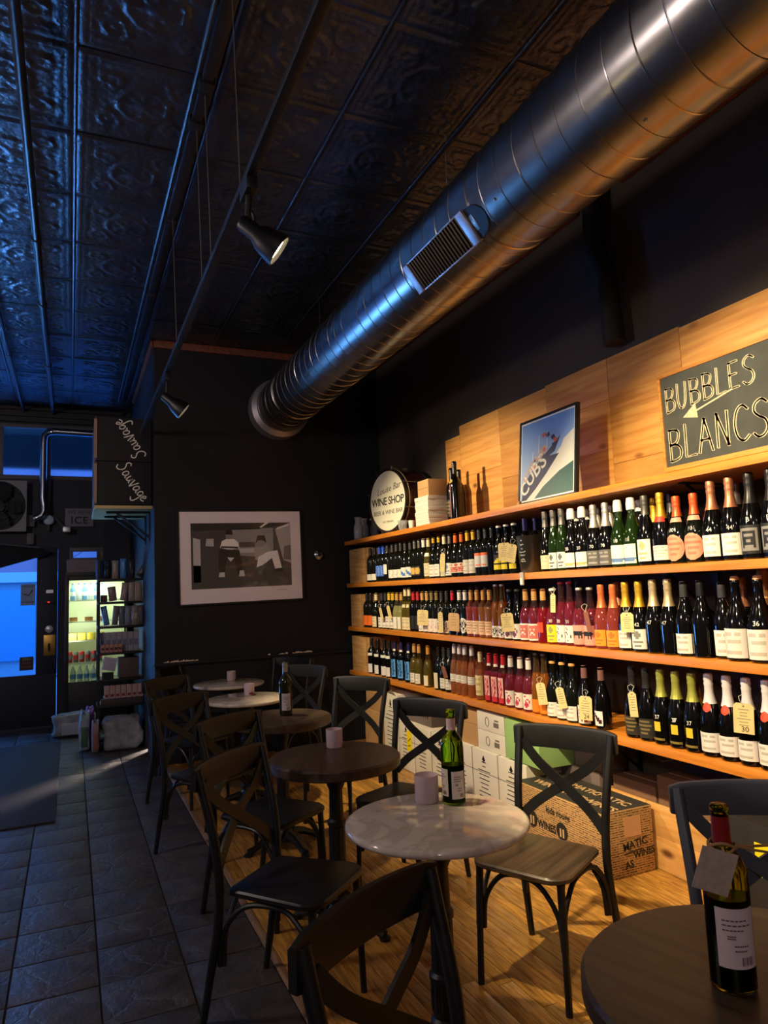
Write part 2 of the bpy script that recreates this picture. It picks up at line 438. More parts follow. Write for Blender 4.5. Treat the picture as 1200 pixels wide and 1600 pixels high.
# crown trims
zt = 3.853
struct(MB().box(XP-0.02, XW, YP-0.035, YP-0.001, zt, zt+0.07).box(XP-0.035, XP-0.001, YP-0.035, YF-0.8, zt, zt+0.07).build('trim_1', mTrim, None, 40, 0.006))
struct(MB().box(XW-0.05, XW-0.001, 3.42, YP-0.036, zt, zt+0.07).build('trim_2', mTrim, None, 40, 0.006))
struct(MB().box(XW-0.05, XW-0.001, -1.0, 3.02, zt, zt+0.07).build('trim_3', mTrim, None, 40, 0.006))
riser = MB().tube([(XW-0.09, 3.2, ZC-0.03), (XW-0.09, 3.2, 3.5), (XW-0.09, 3.12, 3.3), (XW-0.09, 3.1, 2.88)], 0.065, 14)
tag(riser.build('riser_pipe', mat('black_pipe', (16, 16, 16), 0.7)), 'black painted riser pipe on the dark wall above the wood planks', 'pipe')

# ledge of the partition with grazing light glints put on as pale flat shapes
led = struct(MB().box(XP-0.01, XW, YP-0.03, YP-0.0005, 0.875, 0.90).build('trim_4', mNavyWall, None, 40, 0.004))
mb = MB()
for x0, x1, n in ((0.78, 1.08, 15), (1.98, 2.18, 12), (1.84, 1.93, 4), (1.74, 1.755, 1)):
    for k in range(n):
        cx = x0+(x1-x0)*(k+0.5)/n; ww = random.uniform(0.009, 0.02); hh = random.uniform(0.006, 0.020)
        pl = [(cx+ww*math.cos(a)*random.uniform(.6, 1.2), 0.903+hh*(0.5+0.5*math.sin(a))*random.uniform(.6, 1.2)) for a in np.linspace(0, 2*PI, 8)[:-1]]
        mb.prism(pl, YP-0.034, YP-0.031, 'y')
pf = mb.build('ledge_glints', mat('pale_glint', (236, 214, 186), 0.7), led); pf['kind'] = 'stuff'

# ------------------------------------------------------------------ street front
mFront = mat('front_paint', (22, 28, 44), 0.6, vary=0.1)
mFrameGrey = mat('grey_frame', (86, 84, 88), 0.5)
def wallpieces(rects, y0, y1):
    m = MB()
    for r in rects: m.box(r[0], r[1], y0, y1, r[2], r[3])
    return m
struct(wallpieces([(0.72, 3.1, -.1, ZC+.1), (XL, 0.72, 3.72, ZC+.1), (-1.28, 0.72, 2.16, 3.02), (-1.28, -1.2, 0, 2.16), (-0.15, -0.02, 0, 2.16), (0.38, 0.72, 0, 2.16),
                   (-0.02, 0.38, 0, 1.98), (XL, -1.28, 0, 0.55), (XL, -3.42, 0.55, 3.02), (0.50, 0.72, 3.02, 3.72), (XL, -3.42, 3.02, 3.72)], YF, YF+0.2).build('wall_front', mFront))
MB().box(XL, 0.6, YF-0.05, YF-0.002, 3.74, 3.92).box(XL, 0.6, YF-0.09, YF-0.05, 3.80, 3.85).box(XL, .6, YF-.09, YF-.05, 3.88, 3.91).build('trim_5', mDark)
struct(bpy.data.objects['trim_5'])
mWinGlass = mat('window_glass', (225, 236, 245), 0.02, trans=1.0, ior=1.01)
mRib = mat('frosted_transom_glass', (215, 230, 245), 0.35, trans=1.0, ior=1.05)
def window(n, x0, x1, z0, z1, mull, glass):
    f = MB().box(x0, x1, YF-0.015, YF+0.05, z0, z0+0.05).box(x0, x1, YF-0.015, YF+0.05, z1-0.05, z1)
    o = struct(f.build('window_%d' % n, mFrameGrey, None, 40, 0.004))
    for xm in mull: MB().box(xm-0.022, xm+0.022, YF-0.015, YF+0.05, z0+0.05, z1-0.05).build('mullion', mFrameGrey, o, 40, 0.003)
    xs = sorted(mull)
    for a, b in zip(xs[:-1], xs[1:]):
        MB().box(a+0.022, b-0.022, YF+0.015, YF+0.022, z0+0.05, z1-0.05).build('pane', glass, o)
    return o
window(1, -3.42, 0.50, 3.02, 3.72, [-3.40, -2.85, -2.30, -1.75, -1.24, -0.80, -0.27, 0.48], mRib)
window(2, -3.42, -1.28, 0.55, 3.02, [-3.40, -2.35, -1.30], mWinGlass)  # unseen window assumed beside the door, brings blue light to the ceiling
window(3, -0.02, 0.38, 1.98, 2.16, [0.0, 0.36], mWinGlass)

# door
door = MB().box(-1.2, -0.156, YF-0.02, YF+0.025, 0.022, 0.62).box(-1.2, -0.153, YF-0.02, YF+0.025, 2.06, 2.159).box(-1.2, -1.04, YF-0.02, YF+0.025, 0.62, 2.06).box(-0.385, -0.153, YF-0.02, YF+0.025, 0.62, 2.06)
door = struct(door.build('door_1', mFront, None, 40, 0.004))
MB().box(-1.04, -0.385, YF, YF+0.008, 0.62, 2.06).build('pane', mWinGlass, door)
MB().box(-0.30, -0.17, YF-0.03, YF-0.021, 0.84, 1.09).build('lock_plate', mat('brass', (176, 140, 70), 0.35, 0.9), door, 40, 0.003)
MB().lathe([(0.0, 0), (0.045, 0), (0.045, 0.02), (0.02, 0.03), (0, 0.03)], 18, M=Matrix.Translation((-0.24, YF-0.021, 1.16)) @ Matrix.Rotation(PI/2, 4, 'X')).build('lock_cylinder', mat('pale_metal', (200, 204, 208), 0.35, 0.6), door)
MB().tube([(-0.24, YF-0.02, .98), (-0.24, YF-0.07, .98), (-0.24, YF-0.07, .9), (-.24, YF-.02, .9)], 0.012, 8).build('door_handle', mBlackIron, door)
MB().box(-0.29, -0.18, YF-0.045, YF-0.021, 1.47, 1.51).build('bolt_box', mDark, door, 40, 0.003)
MB().box(-0.26, -0.24, YF-0.05, YF-0.046, 1.483, 1.497).build('alarm_light', mat('red_led', (200, 30, 30), 0.4, emit=(255, 30, 30), estr=2), door)
MB().box(-0.28, -0.20, YF-0.03, YF-0.021, 1.60, 1.64).build('door_plate', mat('pale_metal'), door)
st = MB().box(-0.56, -0.40, YF-0.006, YF-0.001, 1.46, 1.72).build('door_notice', mat('clear_notice', (120, 150, 200), 0.4), door)
for k, (s, z, h) in enumerate((('NOTICE', 1.69, .035), ('NO SMOKING', 1.50, .024))):
    put_text(s, h, mInk, (-0.48, YF-0.0075, z), *FACE_C, parent=door)
MB().tube([(-0.53, YF-.008, 1.60), (-0.47, YF-.008, 1.58), (-0.43, YF-.008, 1.645)], 0.006, 6).build('notice_mark', mInk, door)
MB().box(-0.56, -0.41, YF-0.006, YF-0.001, 0.68, 0.84).build('door_sticker', mat('dark_sticker', (46, 34, 44), 0.5), door)
for s, z, c in (('OPEN', .81, (190, 170, 60)), ('DAILY', .765, (170, 80, 80)), ('HOURS', .72, (170, 80, 80))):
    put_text(s, 0.034, mat('sticker_'+s.lower(), c, .6), (-0.485, YF-0.0075, z), *FACE_C, parent=door)
struct(MB().box(-1.3, -0.14, YF-0.12, YF+0.1, -0.005, 0.02).build('trim_6', mat('sill_metal', (60, 64, 72), 0.35, 0.8)))
# dark slanted pelmet over the door
pel = MB().prism([(-1.25, 2.24), (-0.30, 2.13), (-0.22, 2.10), (-0.30, 2.06), (-1.25, 1.78)], YF-0.16, YF-0.05, 'y').build('door_pelmet', mat('dark_fabric', (14, 15, 20), 0.8), None, 40, 0.006)
tag(pel, 'dark slanted fabric pelmet over the glass of the front door', 'pelmet')
MB().tube([(-1.25, YF-0.17, 2.26), (-0.36, YF-0.17, 2.155)], 0.012, 8).build('pelmet_rod', mFrameGrey, pel)

# outside: pavement, building across the street, awning
struct(MB().box(-14, 12, YF+0.2, 24, -0.15, -0.02).build('street', mat('pavement', (150, 155, 165), 0.8)))
bld = thing('street_building', 'pale panelled building across the street seen through the front door', 'building', (0, 16, 0))
mFac = mat('facade_panel', (150, 160, 172), 0.7)
MB().box(-12, 10, 16, 20, 0, 1.9).build('base_wall', mFac, bld)
MB().box(-12, 10, 15.9, 20, 1.9, 2.1).build('sill_band', mat('facade_band', (196, 200, 206), 0.7), bld)
MB().box(-12, 10, 16.05, 20, 2.1, 5).build('upper_wall', mat('facade_lilac', (190, 130, 140), 0.8), bld)
for k in range(-9, 8): MB().box(k*1.15-0.5, k*1.15+0.5, 15.93, 16.0, 0.35, 1.75).build('facade_panel', mat('facade_blue', (90, 150, 186), 0.6), bld, 40, 0.02)
for k in range(-9, 8): MB().box(k*1.15-0.58, k*1.15-0.48, 15.95, 16.06, 2.1, 5).build('pilaster', mat('facade_pilaster', (130, 150, 180), 0.7), bld)
for o in list(bld.children): o.location.y -= 16
sb_ = thing('string_lights', 'string of small lit bulbs across the street outside the door', 'lights', (0, 15.4, 0))
MB().tube([(-3.2, .45, 2.75)]+[(-2.6+k*0.32, 0, 2.39+0.1*math.sin(k*1.3)) for k in range(9)]+[(.6, .45, 2.75)], .006, 5).build('light_wire', mDark, sb_)
for k in range(9):
    o = MB().lathe([(0.0, -0.03), (0.025, -0.02), (0.03, 0), (0.025, 0.02), (0, 0.03)], 8).build('string_bulb', mat('bulb', (255, 240, 210), 0.4, emit=(255, 235, 200), estr=4))
    o.location = (-2.6+k*0.32, 0, 2.35+0.1*math.sin(k*1.3))
    o.parent = sb_
aw = MB().prism([(YF+0.25, 4.3), (YF+1.6, 3.95), (YF+1.6, 3.42), (YF+1.55, 3.42), (YF+1.55, 3.92), (YF+0.25, 4.25)], -4.5, 1.0, 'x').build('shop_awning', mat('awning_cloth', (30, 40, 48), 0.8))
tag(aw, 'dark shop awning outside above the transom window', 'awning')

# box fan, pipe, signs under the transom
fan = thing('box_fan', 'grey box fan mounted below the transom window', 'fan', (-0.81, YF-0.14, 2.66))
mFan = mat('fan_grey', (128, 130, 136), 0.5)
ring = [(0.30*math.cos(a), 0.30*math.sin(a)) for a in np.linspace(0, 2*PI, 33)[:-1]]
m = MB()
sq = []
for u, v in ring:
    k = 0.30/max(abs(u), abs(v)); sq.append((u*k*1.03, v*k*1.03))
n = len(ring)
for h in (-0.06, 0.06):
    m.v += [(u, h, v) for u, v in ring]+[(u, h, v) for u, v in sq]
for b0 in (0, 2*n):
    for k in range(n):
        k2 = (k+1) % n; m.f.append((b0+k, b0+k2, b0+n+k2, b0+n+k)); m.m.append(0)
for k in range(n):
    k2 = (k+1) % n
    m.f.append((k, k2, 2*n+k2, 2*n+k)); m.m.append(0); m.f.append((n+k, n+k2, 3*n+k2, 3*n+k)); m.m.append(0)
m.build('fan_frame', mFan, fan)
RX = Matrix.Rotation(PI/2, 4, 'X')
MB().lathe([(0, -.05), (.07, -.05), (.075, .03), (0, .04)], 18, M=RX).build('fan_hub', mDark, fan)
for k in range(5):
    a0 = k*2*PI/5
    MB().prism([(0.06, -0.03), (0.17, -0.09), (0.28, -0.06), (0.285, 0.06), (0.17, 0.07), (0.06, 0.03)], -0.004, 0.004, 'y', 0, Matrix.Rotation(a0, 4, 'Y') @ Matrix.Rotation(0.4, 4, 'X')).build('fan_blade', mat('fan_blade_grey', (40, 42, 48), 0.5), fan)
for r in (.1, .17, .24, .29):
    MB().tube([(r*math.cos(a), -0.058, r*math.sin(a)) for a in np.linspace(0, 2*PI, 33)], 0.003, 6).build('guard_ring', mDark, fan)

pp = MB().tube([(0.32, YF-.2, 3.59), (-0.20, YF-.2, 3.60), (-0.27, YF-.2, 3.585), (-0.315, YF-.2, 3.54), (-0.325, YF-.2, 3.47), (-0.325, YF-.2, 2.75), (-.31, YF-.2, 2.67), (-.31, YF-.2, 2.60), (-0.34, YF-.2, 2.54), (-0.42, YF-.2, 2.50)], 0.042, 12)
pp = tag(pp.build('flexible_duct', mat('chrome', (190, 195, 205), 0.18, 1.0)), 'chrome pipe elbowing down in front of the transom window', 'pipe')
for k in range(7):
    a = k/6*PI/2; MB().tube([(-0.23-.085*math.sin(a)+.05*math.cos(t)*math.sin(PI/2-a)*0, YF-.2+.046*math.cos(t), 3.515+.085*math.cos(a)+.046*math.sin(t)) for t in np.linspace(0, 2*PI, 17)], 0.006, 6).build('ridge', mat('chrome'), pp)

sg = thing('ice_sign', 'small grey sign reading WE HAVE ICE below the transom', 'sign', (0.09, YF-0.03, 2.54))
MB().box(-.165, .165, -.01, .01, -.115, .115).build('sign_board', mat('sign_grey', (120, 118, 132), 0.6), sg, 40, .003)
put_text('WE HAVE', 0.062, mat('sign_blue_ink', (24, 26, 44), .6), (0, -0.0115, 0.065), *FACE_C, parent=sg).matrix_local = frame((0, -0.0115, 0.065), *FACE_C)
put_text('ICE', 0.125, mat('sign_blue_ink'), (0, -0.0115, -0.04), *FACE_C, parent=sg, bold=0.003, spacing=1.15).matrix_local = frame((0, -0.0115, -0.04), *FACE_C)
dl = thing('wall_dial', 'round white dial hanging under the conduit by the front door', 'dial', (-0.26, YF-0.09, 2.50))
MB().lathe([(0, 0), (.058, 0), (.062, .03), (.05, .045), (0, .05)], 20, M=Matrix.Translation((0, .02, 0)) @ RX).build('dial_face', mat('dial_white', (176, 196, 225), 0.4), dl)
MB().tube([(0, 0, -.06), (0, 0, -.13)], .016, 8).build('dial_stem', mFrameGrey, dl)
MB().tube([(0, 0, .06), (0, 0, .5)], .02, 8).build('conduit', mFrameGrey, dl)
sw = thing('switch_box', 'grey metal switch box beside the fan', 'switch', (-0.46, YF-0.05, 2.42))
MB().box(-.045, .045, -.04, .03, -.0, .14).build('box_body', mFrameGrey, sw, 40, .004)
MB().box(-.018, .018, -.05, -.041, .05, .11).build('switch_window', mDark, sw)
MB().box(-.04, .04, -.03, .03, -.22, -.08).build('lower_box', mFrameGrey, sw, 40, .004)
sp = thing('security_camera', 'small pale camera on an arm under the ice sign', 'camera', (-0.13, YF-0.05, 2.48))
MB().tube([(-.06, 0.03, .06), (0, -.04, -.02), (.06, -.1, -.09)], .02, 8).build('arm', mFrameGrey, sp)
MB().box(.03, .12, -.16, -.06, -.14, -.07).build('camera_body', mat('pale_metal'), sp, 40, .012)

# crate shelf on the partition side with the lettered boxes
shb = thing('bracket_shelf', 'pale wooden shelf on black brackets high on the partition side', 'shelf', (0.45, 7.35, 2.36))
MB().box(-.26, .25, -.42, .55, -.03, 0).build('shelf_board', mat('ply', (196, 176, 120), .6), shb, 40, .003)
for yy in (-.2, .2):
    MB().tube([(.245, yy, -.32), (.24, yy, -.04), (-.15, yy, -.04)], .012, 6).tube([(.24, yy, -.28), (-.06, yy, -.045)], .012, 6).build('bracket', mBlackIron, shb)
mCrBlk = mat('crate_black', (28, 25, 30), 0.7); mCrBrn = wood('crate_brown', (92, 66, 52), (66, 46, 38), 'Z', 0.6)
SAV = [ # cursive strokes of "Sauvage", unit height about 1
 [(.36,.92),(.28,1.0),(.14,.93),(.12,.78),(.26,.62),(.3,.42),(.2,.22),(.0,.15),(-.12,.3)],
 [(.72,.52),(.6,.58),(.5,.48),(.48,.3),(.56,.2),(.68,.3),(.73,.52),(.74,.26),(.82,.2)],
 [(.9,.55),(.9,.3),(.97,.2),(1.08,.32),(1.12,.55),(1.12,.26),(1.2,.2)],
 [(1.24,.6),(1.36,.12),(1.42,.3),(1.52,.68)],
 [(1.84,.52),(1.72,.58),(1.62,.48),(1.6,.3),(1.68,.2),(1.8,.3),(1.85,.52),(1.86,.26),(1.94,.2)],
 [(2.24,.5),(2.12,.58),(2.02,.46),(2.02,.3),(2.1,.22),(2.22,.34),(2.26,.52),(2.26,-.1),(2.14,-.3),(1.98,-.2)],
 [(2.36,.34),(2.5,.42),(2.54,.52),(2.46,.58),(2.38,.46),(2.38,.3),(2.46,.2),(2.62,.28)]]
def smooth_pts(p, k=5):
    p = [np.array(q) for q in p]; out = []
    for i in range(len(p)-1):
        p0, p1, p2, p3 = p[max(i-1, 0)], p[i], p[i+1], p[min(i+2, len(p)-1)]
        for t in np.linspace(0, 1, k, endpoint=False):
            out.append(0.5*((2*p1)+(-p0+p2)*t+(2*p0-5*p1+4*p2-p3)*t*t+(-p0+3*p1-3*p2+p3)*t**3))
    out.append(p[-1]); return [tuple(q) for q in out]
for zz, lab, ang, cx, cz, sx in ((2.361, 'lower black crate lettered Sauvage downwards on the bracket shelf', -0.98, 0.30, 0.22, 1), (2.782, 'upper black crate with upside down Sauvage lettering, under the ceiling', -0.98+PI, 0.30, .22, 1)):
    c = thing('wine_crate', lab, 'crate', (0.19, 6.94, zz), 0, 'lettered crates on the bracket shelf')
    MB().box(0.02, .5, 0, .02, 0, .415).build('front_panel', mCrBlk, c, 40, .003)
    MB().box(0.0, .018, 0, .8, 0, .415).build('side_panel', mCrBrn, c, 40, .003)
    MB().box(.482, .5, .021, .8, 0, .415).build('side_panel', mCrBrn, c)
    MB().box(.019, .481, .021, .8, 0, .018).build('bottom_panel', mCrBrn, c)
    MB().box(.019, .481, .021, .8, .395, .413).build('top_panel', mCrBrn, c)
    MB().box(-0.006, .02, -.012, .02, 0.02, .39).build('corner_batten', mat('pale_wood_edge', (150, 130, 112), .6), c)
    u = Vector((math.cos(ang), 0, math.sin(ang))); v = Vector((-math.sin(ang), 0, math.cos(ang)))
    mb = MB(); s = 0.150
    for st_ in SAV: mb.stroke([((q[0]-1.25)*s, (q[1]-0.35)*s) for q in smooth_pts(st_)], 0.010, (cx+.02, -0.001, cz), u, v, 0.001)
    mb.build('lettering', mWhitePaint, c)

# ------------------------------------------------------------------ cooler
ck = thing('drinks_cooler', 'black glass-door cooler lit inside beside the front door', 'cooler', (0.28, 9.2, 0))
cw0, cw1 = -0.345, 0.36
MB().box(cw0, cw1, 0.02, .46, 0, .50).box(cw0, cw1, 0.0, .46, 1.78, 1.83).box(cw0, cw0+.02, .02, .46, .5, 1.78).box(cw1-.02, cw1, .02, .46, .5, 1.78).build('cooler_body', mDark, ck, 40, .004)
MB().box(cw0+.02, cw1-.02, .44, .46, .5, 1.78).box(cw0+.02, cw0+.025, .06, .44, .5, 1.78).box(cw1-.025, cw1-.02, .06, .44, .5, 1.78).box(cw0+.02, cw1-.02, .06, .44, .5, .51).build('liner', mat('cooler_white', (236, 240, 214), .5), ck)
cd = MB().box(cw0, cw0+.045, -.03, .015, .03, 1.78).box(cw1-.045, cw1, -.03, .015, .03, 1.78).box(cw0+.045, cw1-.045, -.03, .015, 1.735, 1.78).box(cw0+.045, cw1-.045, -.03, .015, .03, .545).build('cooler_door', mDark, ck, 40, .003)
MB().box(cw0+.045, cw1-.045, -.012, -.006, .545, 1.735).build('door_glass', mWinGlass, cd)
MB().tube([(cw1-.02, -.03, .9), (cw1-.02, -.07, .92), (cw1-.02, -.07, 1.3), (cw1-.02, -.03, 1.32)], .012, 8).build('cooler_handle', mSteel, cd)
for z in (1.5, 1.245, 1.02, .76):
    sm_ = MB()
    for q in range(9): sm_.box(cw0+.026, cw1-.026, .075+q*.044, .079+q*.044, z-.004, z)
    sm_.box(cw0+.026, cw1-.026, .07, .075, z-.012, z).build('wire_shelf', mat('shelf_white', (220, 224, 205), .5), ck)
MB().box(cw0+.06, cw1-.06, .07, .10, 1.745, 1.77).build('light_tube', mat('cool_tube', (255, 255, 230), .4, emit=(235, 245, 190), estr=14), ck)
lamp('cooler_lamp_light', 'AREA', (0.28, 9.29, 1.72), 5.5, (0.88, 0.95, 0.62), target=(0.28, 9.45, 0.5), size=0.5, parent=ck)
lamp('added_cooler_side_light', 'AREA', (0.0, 9.24, 1.1), 2.2, (0.88, 0.95, 0.62), target=(0.4, 9.6, 1.0), size=0.06, parent=ck)  # added light without a fixture, brightens the cooler shelves
def simple_bottle(nm, lab, grp, x, y, z, r, h, body, cap, band=None):
    t = thing(nm, lab, 'bottle', (x, y, z), 0, grp)
    MB().lathe([(r*.92, 0), (r, .006), (r, h*.62), (r*.45, h*.82), (r*.38, h*.93)], 12).build('bottle_body', body, t)
    MB().lathe([(r*.42, h*.93), (r*.42, h)], 10).build('cap', cap, t)
    if band: MB().lathe([(r*1.02, h*.25), (r*1.02, h*.5)], 12, cap0=False, cap1=False).build('label', band, t)
    return t
ORD = ['first', 'second', 'third', 'fourth', 'fifth', 'sixth', 'seventh', 'eighth', 'ninth', 'tenth', 'eleventh', 'twelfth']
for k in range(6):
    simple_bottle('drink_bottle', 'blue and white bottle on the top cooler shelf, %s from the door jamb' % ORD[k], 'bottles on the top cooler shelf', 0.02+k*.066, 9.36, 1.501, .03, .2,
                  mat(('bottle_blue', 'bottle_pale')[k % 2], ((120, 170, 230), (226, 230, 240))[k % 2], .3), mat('cap_blue', (60, 100, 190), .4), mat('band_white', (240, 240, 245), .5))
for k in range(3):
    o = MB().box(-.045, .045, -.05, .05, 0, .05).build('snack_tray', mat('tray_brown', (170, 120, 66), .6), None, 40, .008); o.location = (.03+k*.17, 9.36, 1.246)
    tag(o, '%s low tray on the second cooler shelf from the door jamb' % ('brown', 'brown middle', 'purple-ended')[k], 'tray', 'trays on the second cooler shelf')
for k in range(4):
    o = MB().box(-.045, .045, -.06, .06, 0, .085).build('yellow_carton', mat('carton_yellow', (240, 206, 80), .6), None, 40, .006); o.location = (0.02+k*.105, 9.36, 1.021)
    tag(o, 'yellow carton on the middle cooler shelf, %s from the door jamb' % ORD[k], 'carton', 'yellow cartons in the cooler')
for k in range(6):
    t = thing('drink_can', 'red and white can in the cooler, %s from the door jamb' % ORD[k], 'can', (-.005+k*.066, 9.36, .761), 0, 'cans in the cooler')
    MB().lathe([(.026, 0), (.03, .008), (.03, .115), (.024, .125)], 14).build('can_body', mat('can_white' if k % 2 else 'can_red', (232, 222, 220) if k % 2 else (206, 50, 60), .35), t)
    MB().lathe([(.0305, .035), (.0305, .085)], 14, cap0=False, cap1=False).build('can_band', mat('can_red' if k % 2 else 'can_white'), t)
for k in range(4):
    simple_bottle('water_bottle', 'clear water bottle with blue band in the cooler, %s from the door jamb' % ORD[k], 'water bottles in the cooler', 0.03+k*.075, 9.36, .511, .033, .215,
                  mat('water', (226, 238, 240), .1, trans=.5), mat('cap_white', (240, 240, 240), .5), mat('band_blue', (90, 140, 205), .5))
o = MB().box(-.17, .17, -.15, .15, 0, .155).build('carton', mat('old_card', (132, 120, 122), .8), None, 40, .006); o.location = (.12, 9.40, 1.8305)
tag(o, 'greyish cardboard carton on top of the lit cooler', 'box')
put_text('CHIPS', .05, mGreyInk, (0, -.1515, .07), *FACE_C, parent=o).matrix_local = frame((0, -.1515, .05), *FACE_C)

# ------------------------------------------------------------------ grocery rack and things on it
def pouch(w_, h_, t_, seed=0, n=9):
    r = random.Random(seed); m = MB(); vs = []
    for sgn in (1, -1):
        for j in range(n+1):
            for i in range(n+1):
                u, v = i/n*2-1, j/n*2-1
                b = max(0, 1-abs(u)**2.4)**.6*max(0, 1-abs(v)**3)**.6
                vs.append((u*w_/2*(1-.08*b*(1-abs(v))), sgn*(t_/2*b*(1+.18*r.uniform(-1, 1)*(b > .1))+.0006), (v+1)*h_/2))
    fs = []
    for s in range(2):
        o = s*(n+1)**2
        for j in range(n):
            for i in range(n):
                a = o+j*(n+1)+i; fs.append((a, a+1, a+n+2, a+n+1))
    N1 = (n+1)**2
    ed = [(i) for i in range(n)]
    def edge(a, b): fs.append((a, b, b+N1, a+N1))
    for i in range(n):
        edge(i, i+1); edge(n*(n+1)+i, n*(n+1)+i+1); edge(i*(n+1), (i+1)*(n+1)); edge(i*(n+1)+n, (i+1)*(n+1)+n)
    return m.add(vs, fs)
RY0 = 7.9
rk = thing('grocery_rack', 'tall black grocery rack standing against the partition side', 'rack', (.49, RY0, 0))
for xx, yy in ((-.225, .02), (.225, .02), (-.225, .36), (.225, .36)):
    MB().box(xx-.012, xx+.012, yy-.012, yy+.012, 0, 2.02).build('post', mDark, rk)
RZ = [1.71, 1.47, 1.22, .95, .68, .42, .09]
for z in RZ: MB().box(-.235, .205, -.01, .38, z-.025, z).build('rack_shelf', mDark, rk, 40, .003)
def product(nm, lab, grp, x, z, w_, h_, t_, c, shape='bag', rz=0, tilt=0, y=RY0+.06, seed=0, band=None, cat='bag'):
    t = thing(nm, lab, cat, (x, y, z+.001), rz, grp)
    mm = mat('pack_%d_%d_%d' % c, c, .35 if shape == 'bag' else .6)
    m = pouch(w_, h_, t_, seed) if shape == 'bag' else MB().box(-w_/2, w_/2, -t_/2, t_/2, 0, h_)
    o = m.build('bag' if shape == 'bag' else 'carton', mm, t, 50, 0 if shape == 'bag' else .003)
    if tilt: o.rotation_euler = (0, tilt, 0); o.location.z = abs(math.sin(tilt))*w_/2+.002
    if band:
        bz = (h_*.3, h_*.62)
        b = MB().box(-w_*.36, w_*.36, -t_/2-.001-(.0 if shape != 'bag' else .006), -t_/2+.004, *bz).build('front_label', mat('pack_%d_%d_%d' % band, band, .5), t)
        if tilt: b.rotation_euler = (0, tilt, 0)
    return t
top = [((70, 110, 170), .10, .20), ((36, 36, 44), .08, .2), ((150, 138, 136), .1, .19), ((70, 130, 190), .09, .21), ((44, 44, 54), .1, .2), ((60, 58, 66), .1, .17)]
for k, (c, w_, h_) in enumerate(top):
    product('snack_bag', '%s snack bag on the top rack shelf, %s from the cooler side' % (('light blue', 'black', 'beige', 'bright blue', 'charcoal', 'dark grey leaning')[k], ORD[k]), 'bags on the top rack shelf', .27+k*.079, RZ[0], w_*.68, h_, .05, c, seed=k, tilt=.5 if k == 5 else 0, y=RY0+.08, rz=.1*(k % 3-1))
row2 = [((70, 40, 46), .1, .07, 'box', 0), ((140, 116, 116), .12, .15, 'bag', -.12), ((156, 136, 130), .1, .19, 'bag', .12), ((160, 142, 132), .1, .2, 'bag', .0), ((150, 134, 124), .1, .2, 'bag', 0)]
for k, (c, w_, h_, sh, tl) in enumerate(row2):
    product('snack_bag', '%s on the second rack shelf, %s from the cooler side' % (('low dark red carton', 'slumped pinkish bag', 'leaning beige bag', 'tan bag', 'upright tan bag')[k], ORD[k]), 'bags on the second rack shelf', (.315, .405, .505, .59, .66)[k], RZ[1], w_*.66, h_, .045, c, sh, tilt=tl, seed=k+9, y=RY0+.06)
row3 = [((96, 140, 200), -.35), ((120, 110, 120), .2), ((104, 110, 128), 0), ((120, 124, 140), 0), ((140, 128, 126), 0), ((90, 84, 96), 0)]
for k, (c, tl) in enumerate(row3):
    product('snack_bag', '%s bag on the third rack shelf, %s from the cooler side' % (('leaning blue', 'grey', 'slate', 'grey-blue', 'beige-labelled', 'dark')[k], ORD[k]), 'bags on the third rack shelf', (.345, .42, .49, .555, .62, .682)[k], RZ[2], .06, .2, .045, c, 'bag', tilt=tl*.5, seed=k+20, y=RY0+.07, band=(170, 150, 140) if k == 4 else None)
for k in range(7):
    product('white_carton', 'white upright carton on the fourth rack shelf, %s from the cooler side' % ORD[k], 'white cartons on the rack', .305+k*.055, RZ[3]+.0, .052, .2, .06, (150, 146, 158), 'box', y=RY0+.1, band=(110, 110, 130), cat='carton')
for k in range(5):
    product('biscuit_roll', 'pink and brown roll before the white cartons, %s from the cooler side' % ORD[k], 'rolls on the rack', .305+k*.042, RZ[3], .038, .08, .045, (190, 130, 120), 'box', y=RY0+.025, band=(70, 44, 44), cat='roll')
t = product('tilted_box', 'white box tilted on the fifth rack shelf', None, .36, RZ[4]+.07, .13, .13, .03, (178, 176, 196), 'box', tilt=.2, y=RY0+.05, cat='box')
MB().box(-.06, .05, -.03, .06, -.07, -.005).build('box_stand', mDark, t)
product('brown_case', 'brown cardboard case on the fifth rack shelf beside the tilted box', None, .56, RZ[4], .2, .2, .2, (84, 66, 66), 'box', y=RY0+.16, cat='box')
product('brown_tray', 'low brown tray on the sixth rack shelf', None, .42, RZ[5], .2, .06, .2, (104, 78, 72), 'box', y=RY0+.2, cat='tray')
for k in range(7):
    product('tea_box', 'small pale box with red mark on the sixth rack shelf, %s from the cooler side' % ORD[k], 'small pale boxes on the rack', .345+k*.054, RZ[5]+.062, .05, .13, .05, (176, 144, 140), 'box', y=RY0+.02+.0, cat='box')
    MB().box(-.018, .012, -.027, -.0255, .02, .045).build('red_mark', mat('mark_red', (120, 30, 40), .5), bpy.data.objects[[o.name for o in bpy.data.objects if o.name.startswith('tea_box')][-1]])
product('plank_case', 'dark case under the small pale boxes on the rack', None, .49, RZ[5], .4, .058, .07, (60, 48, 50), 'box', y=RY0+.03, cat='box')

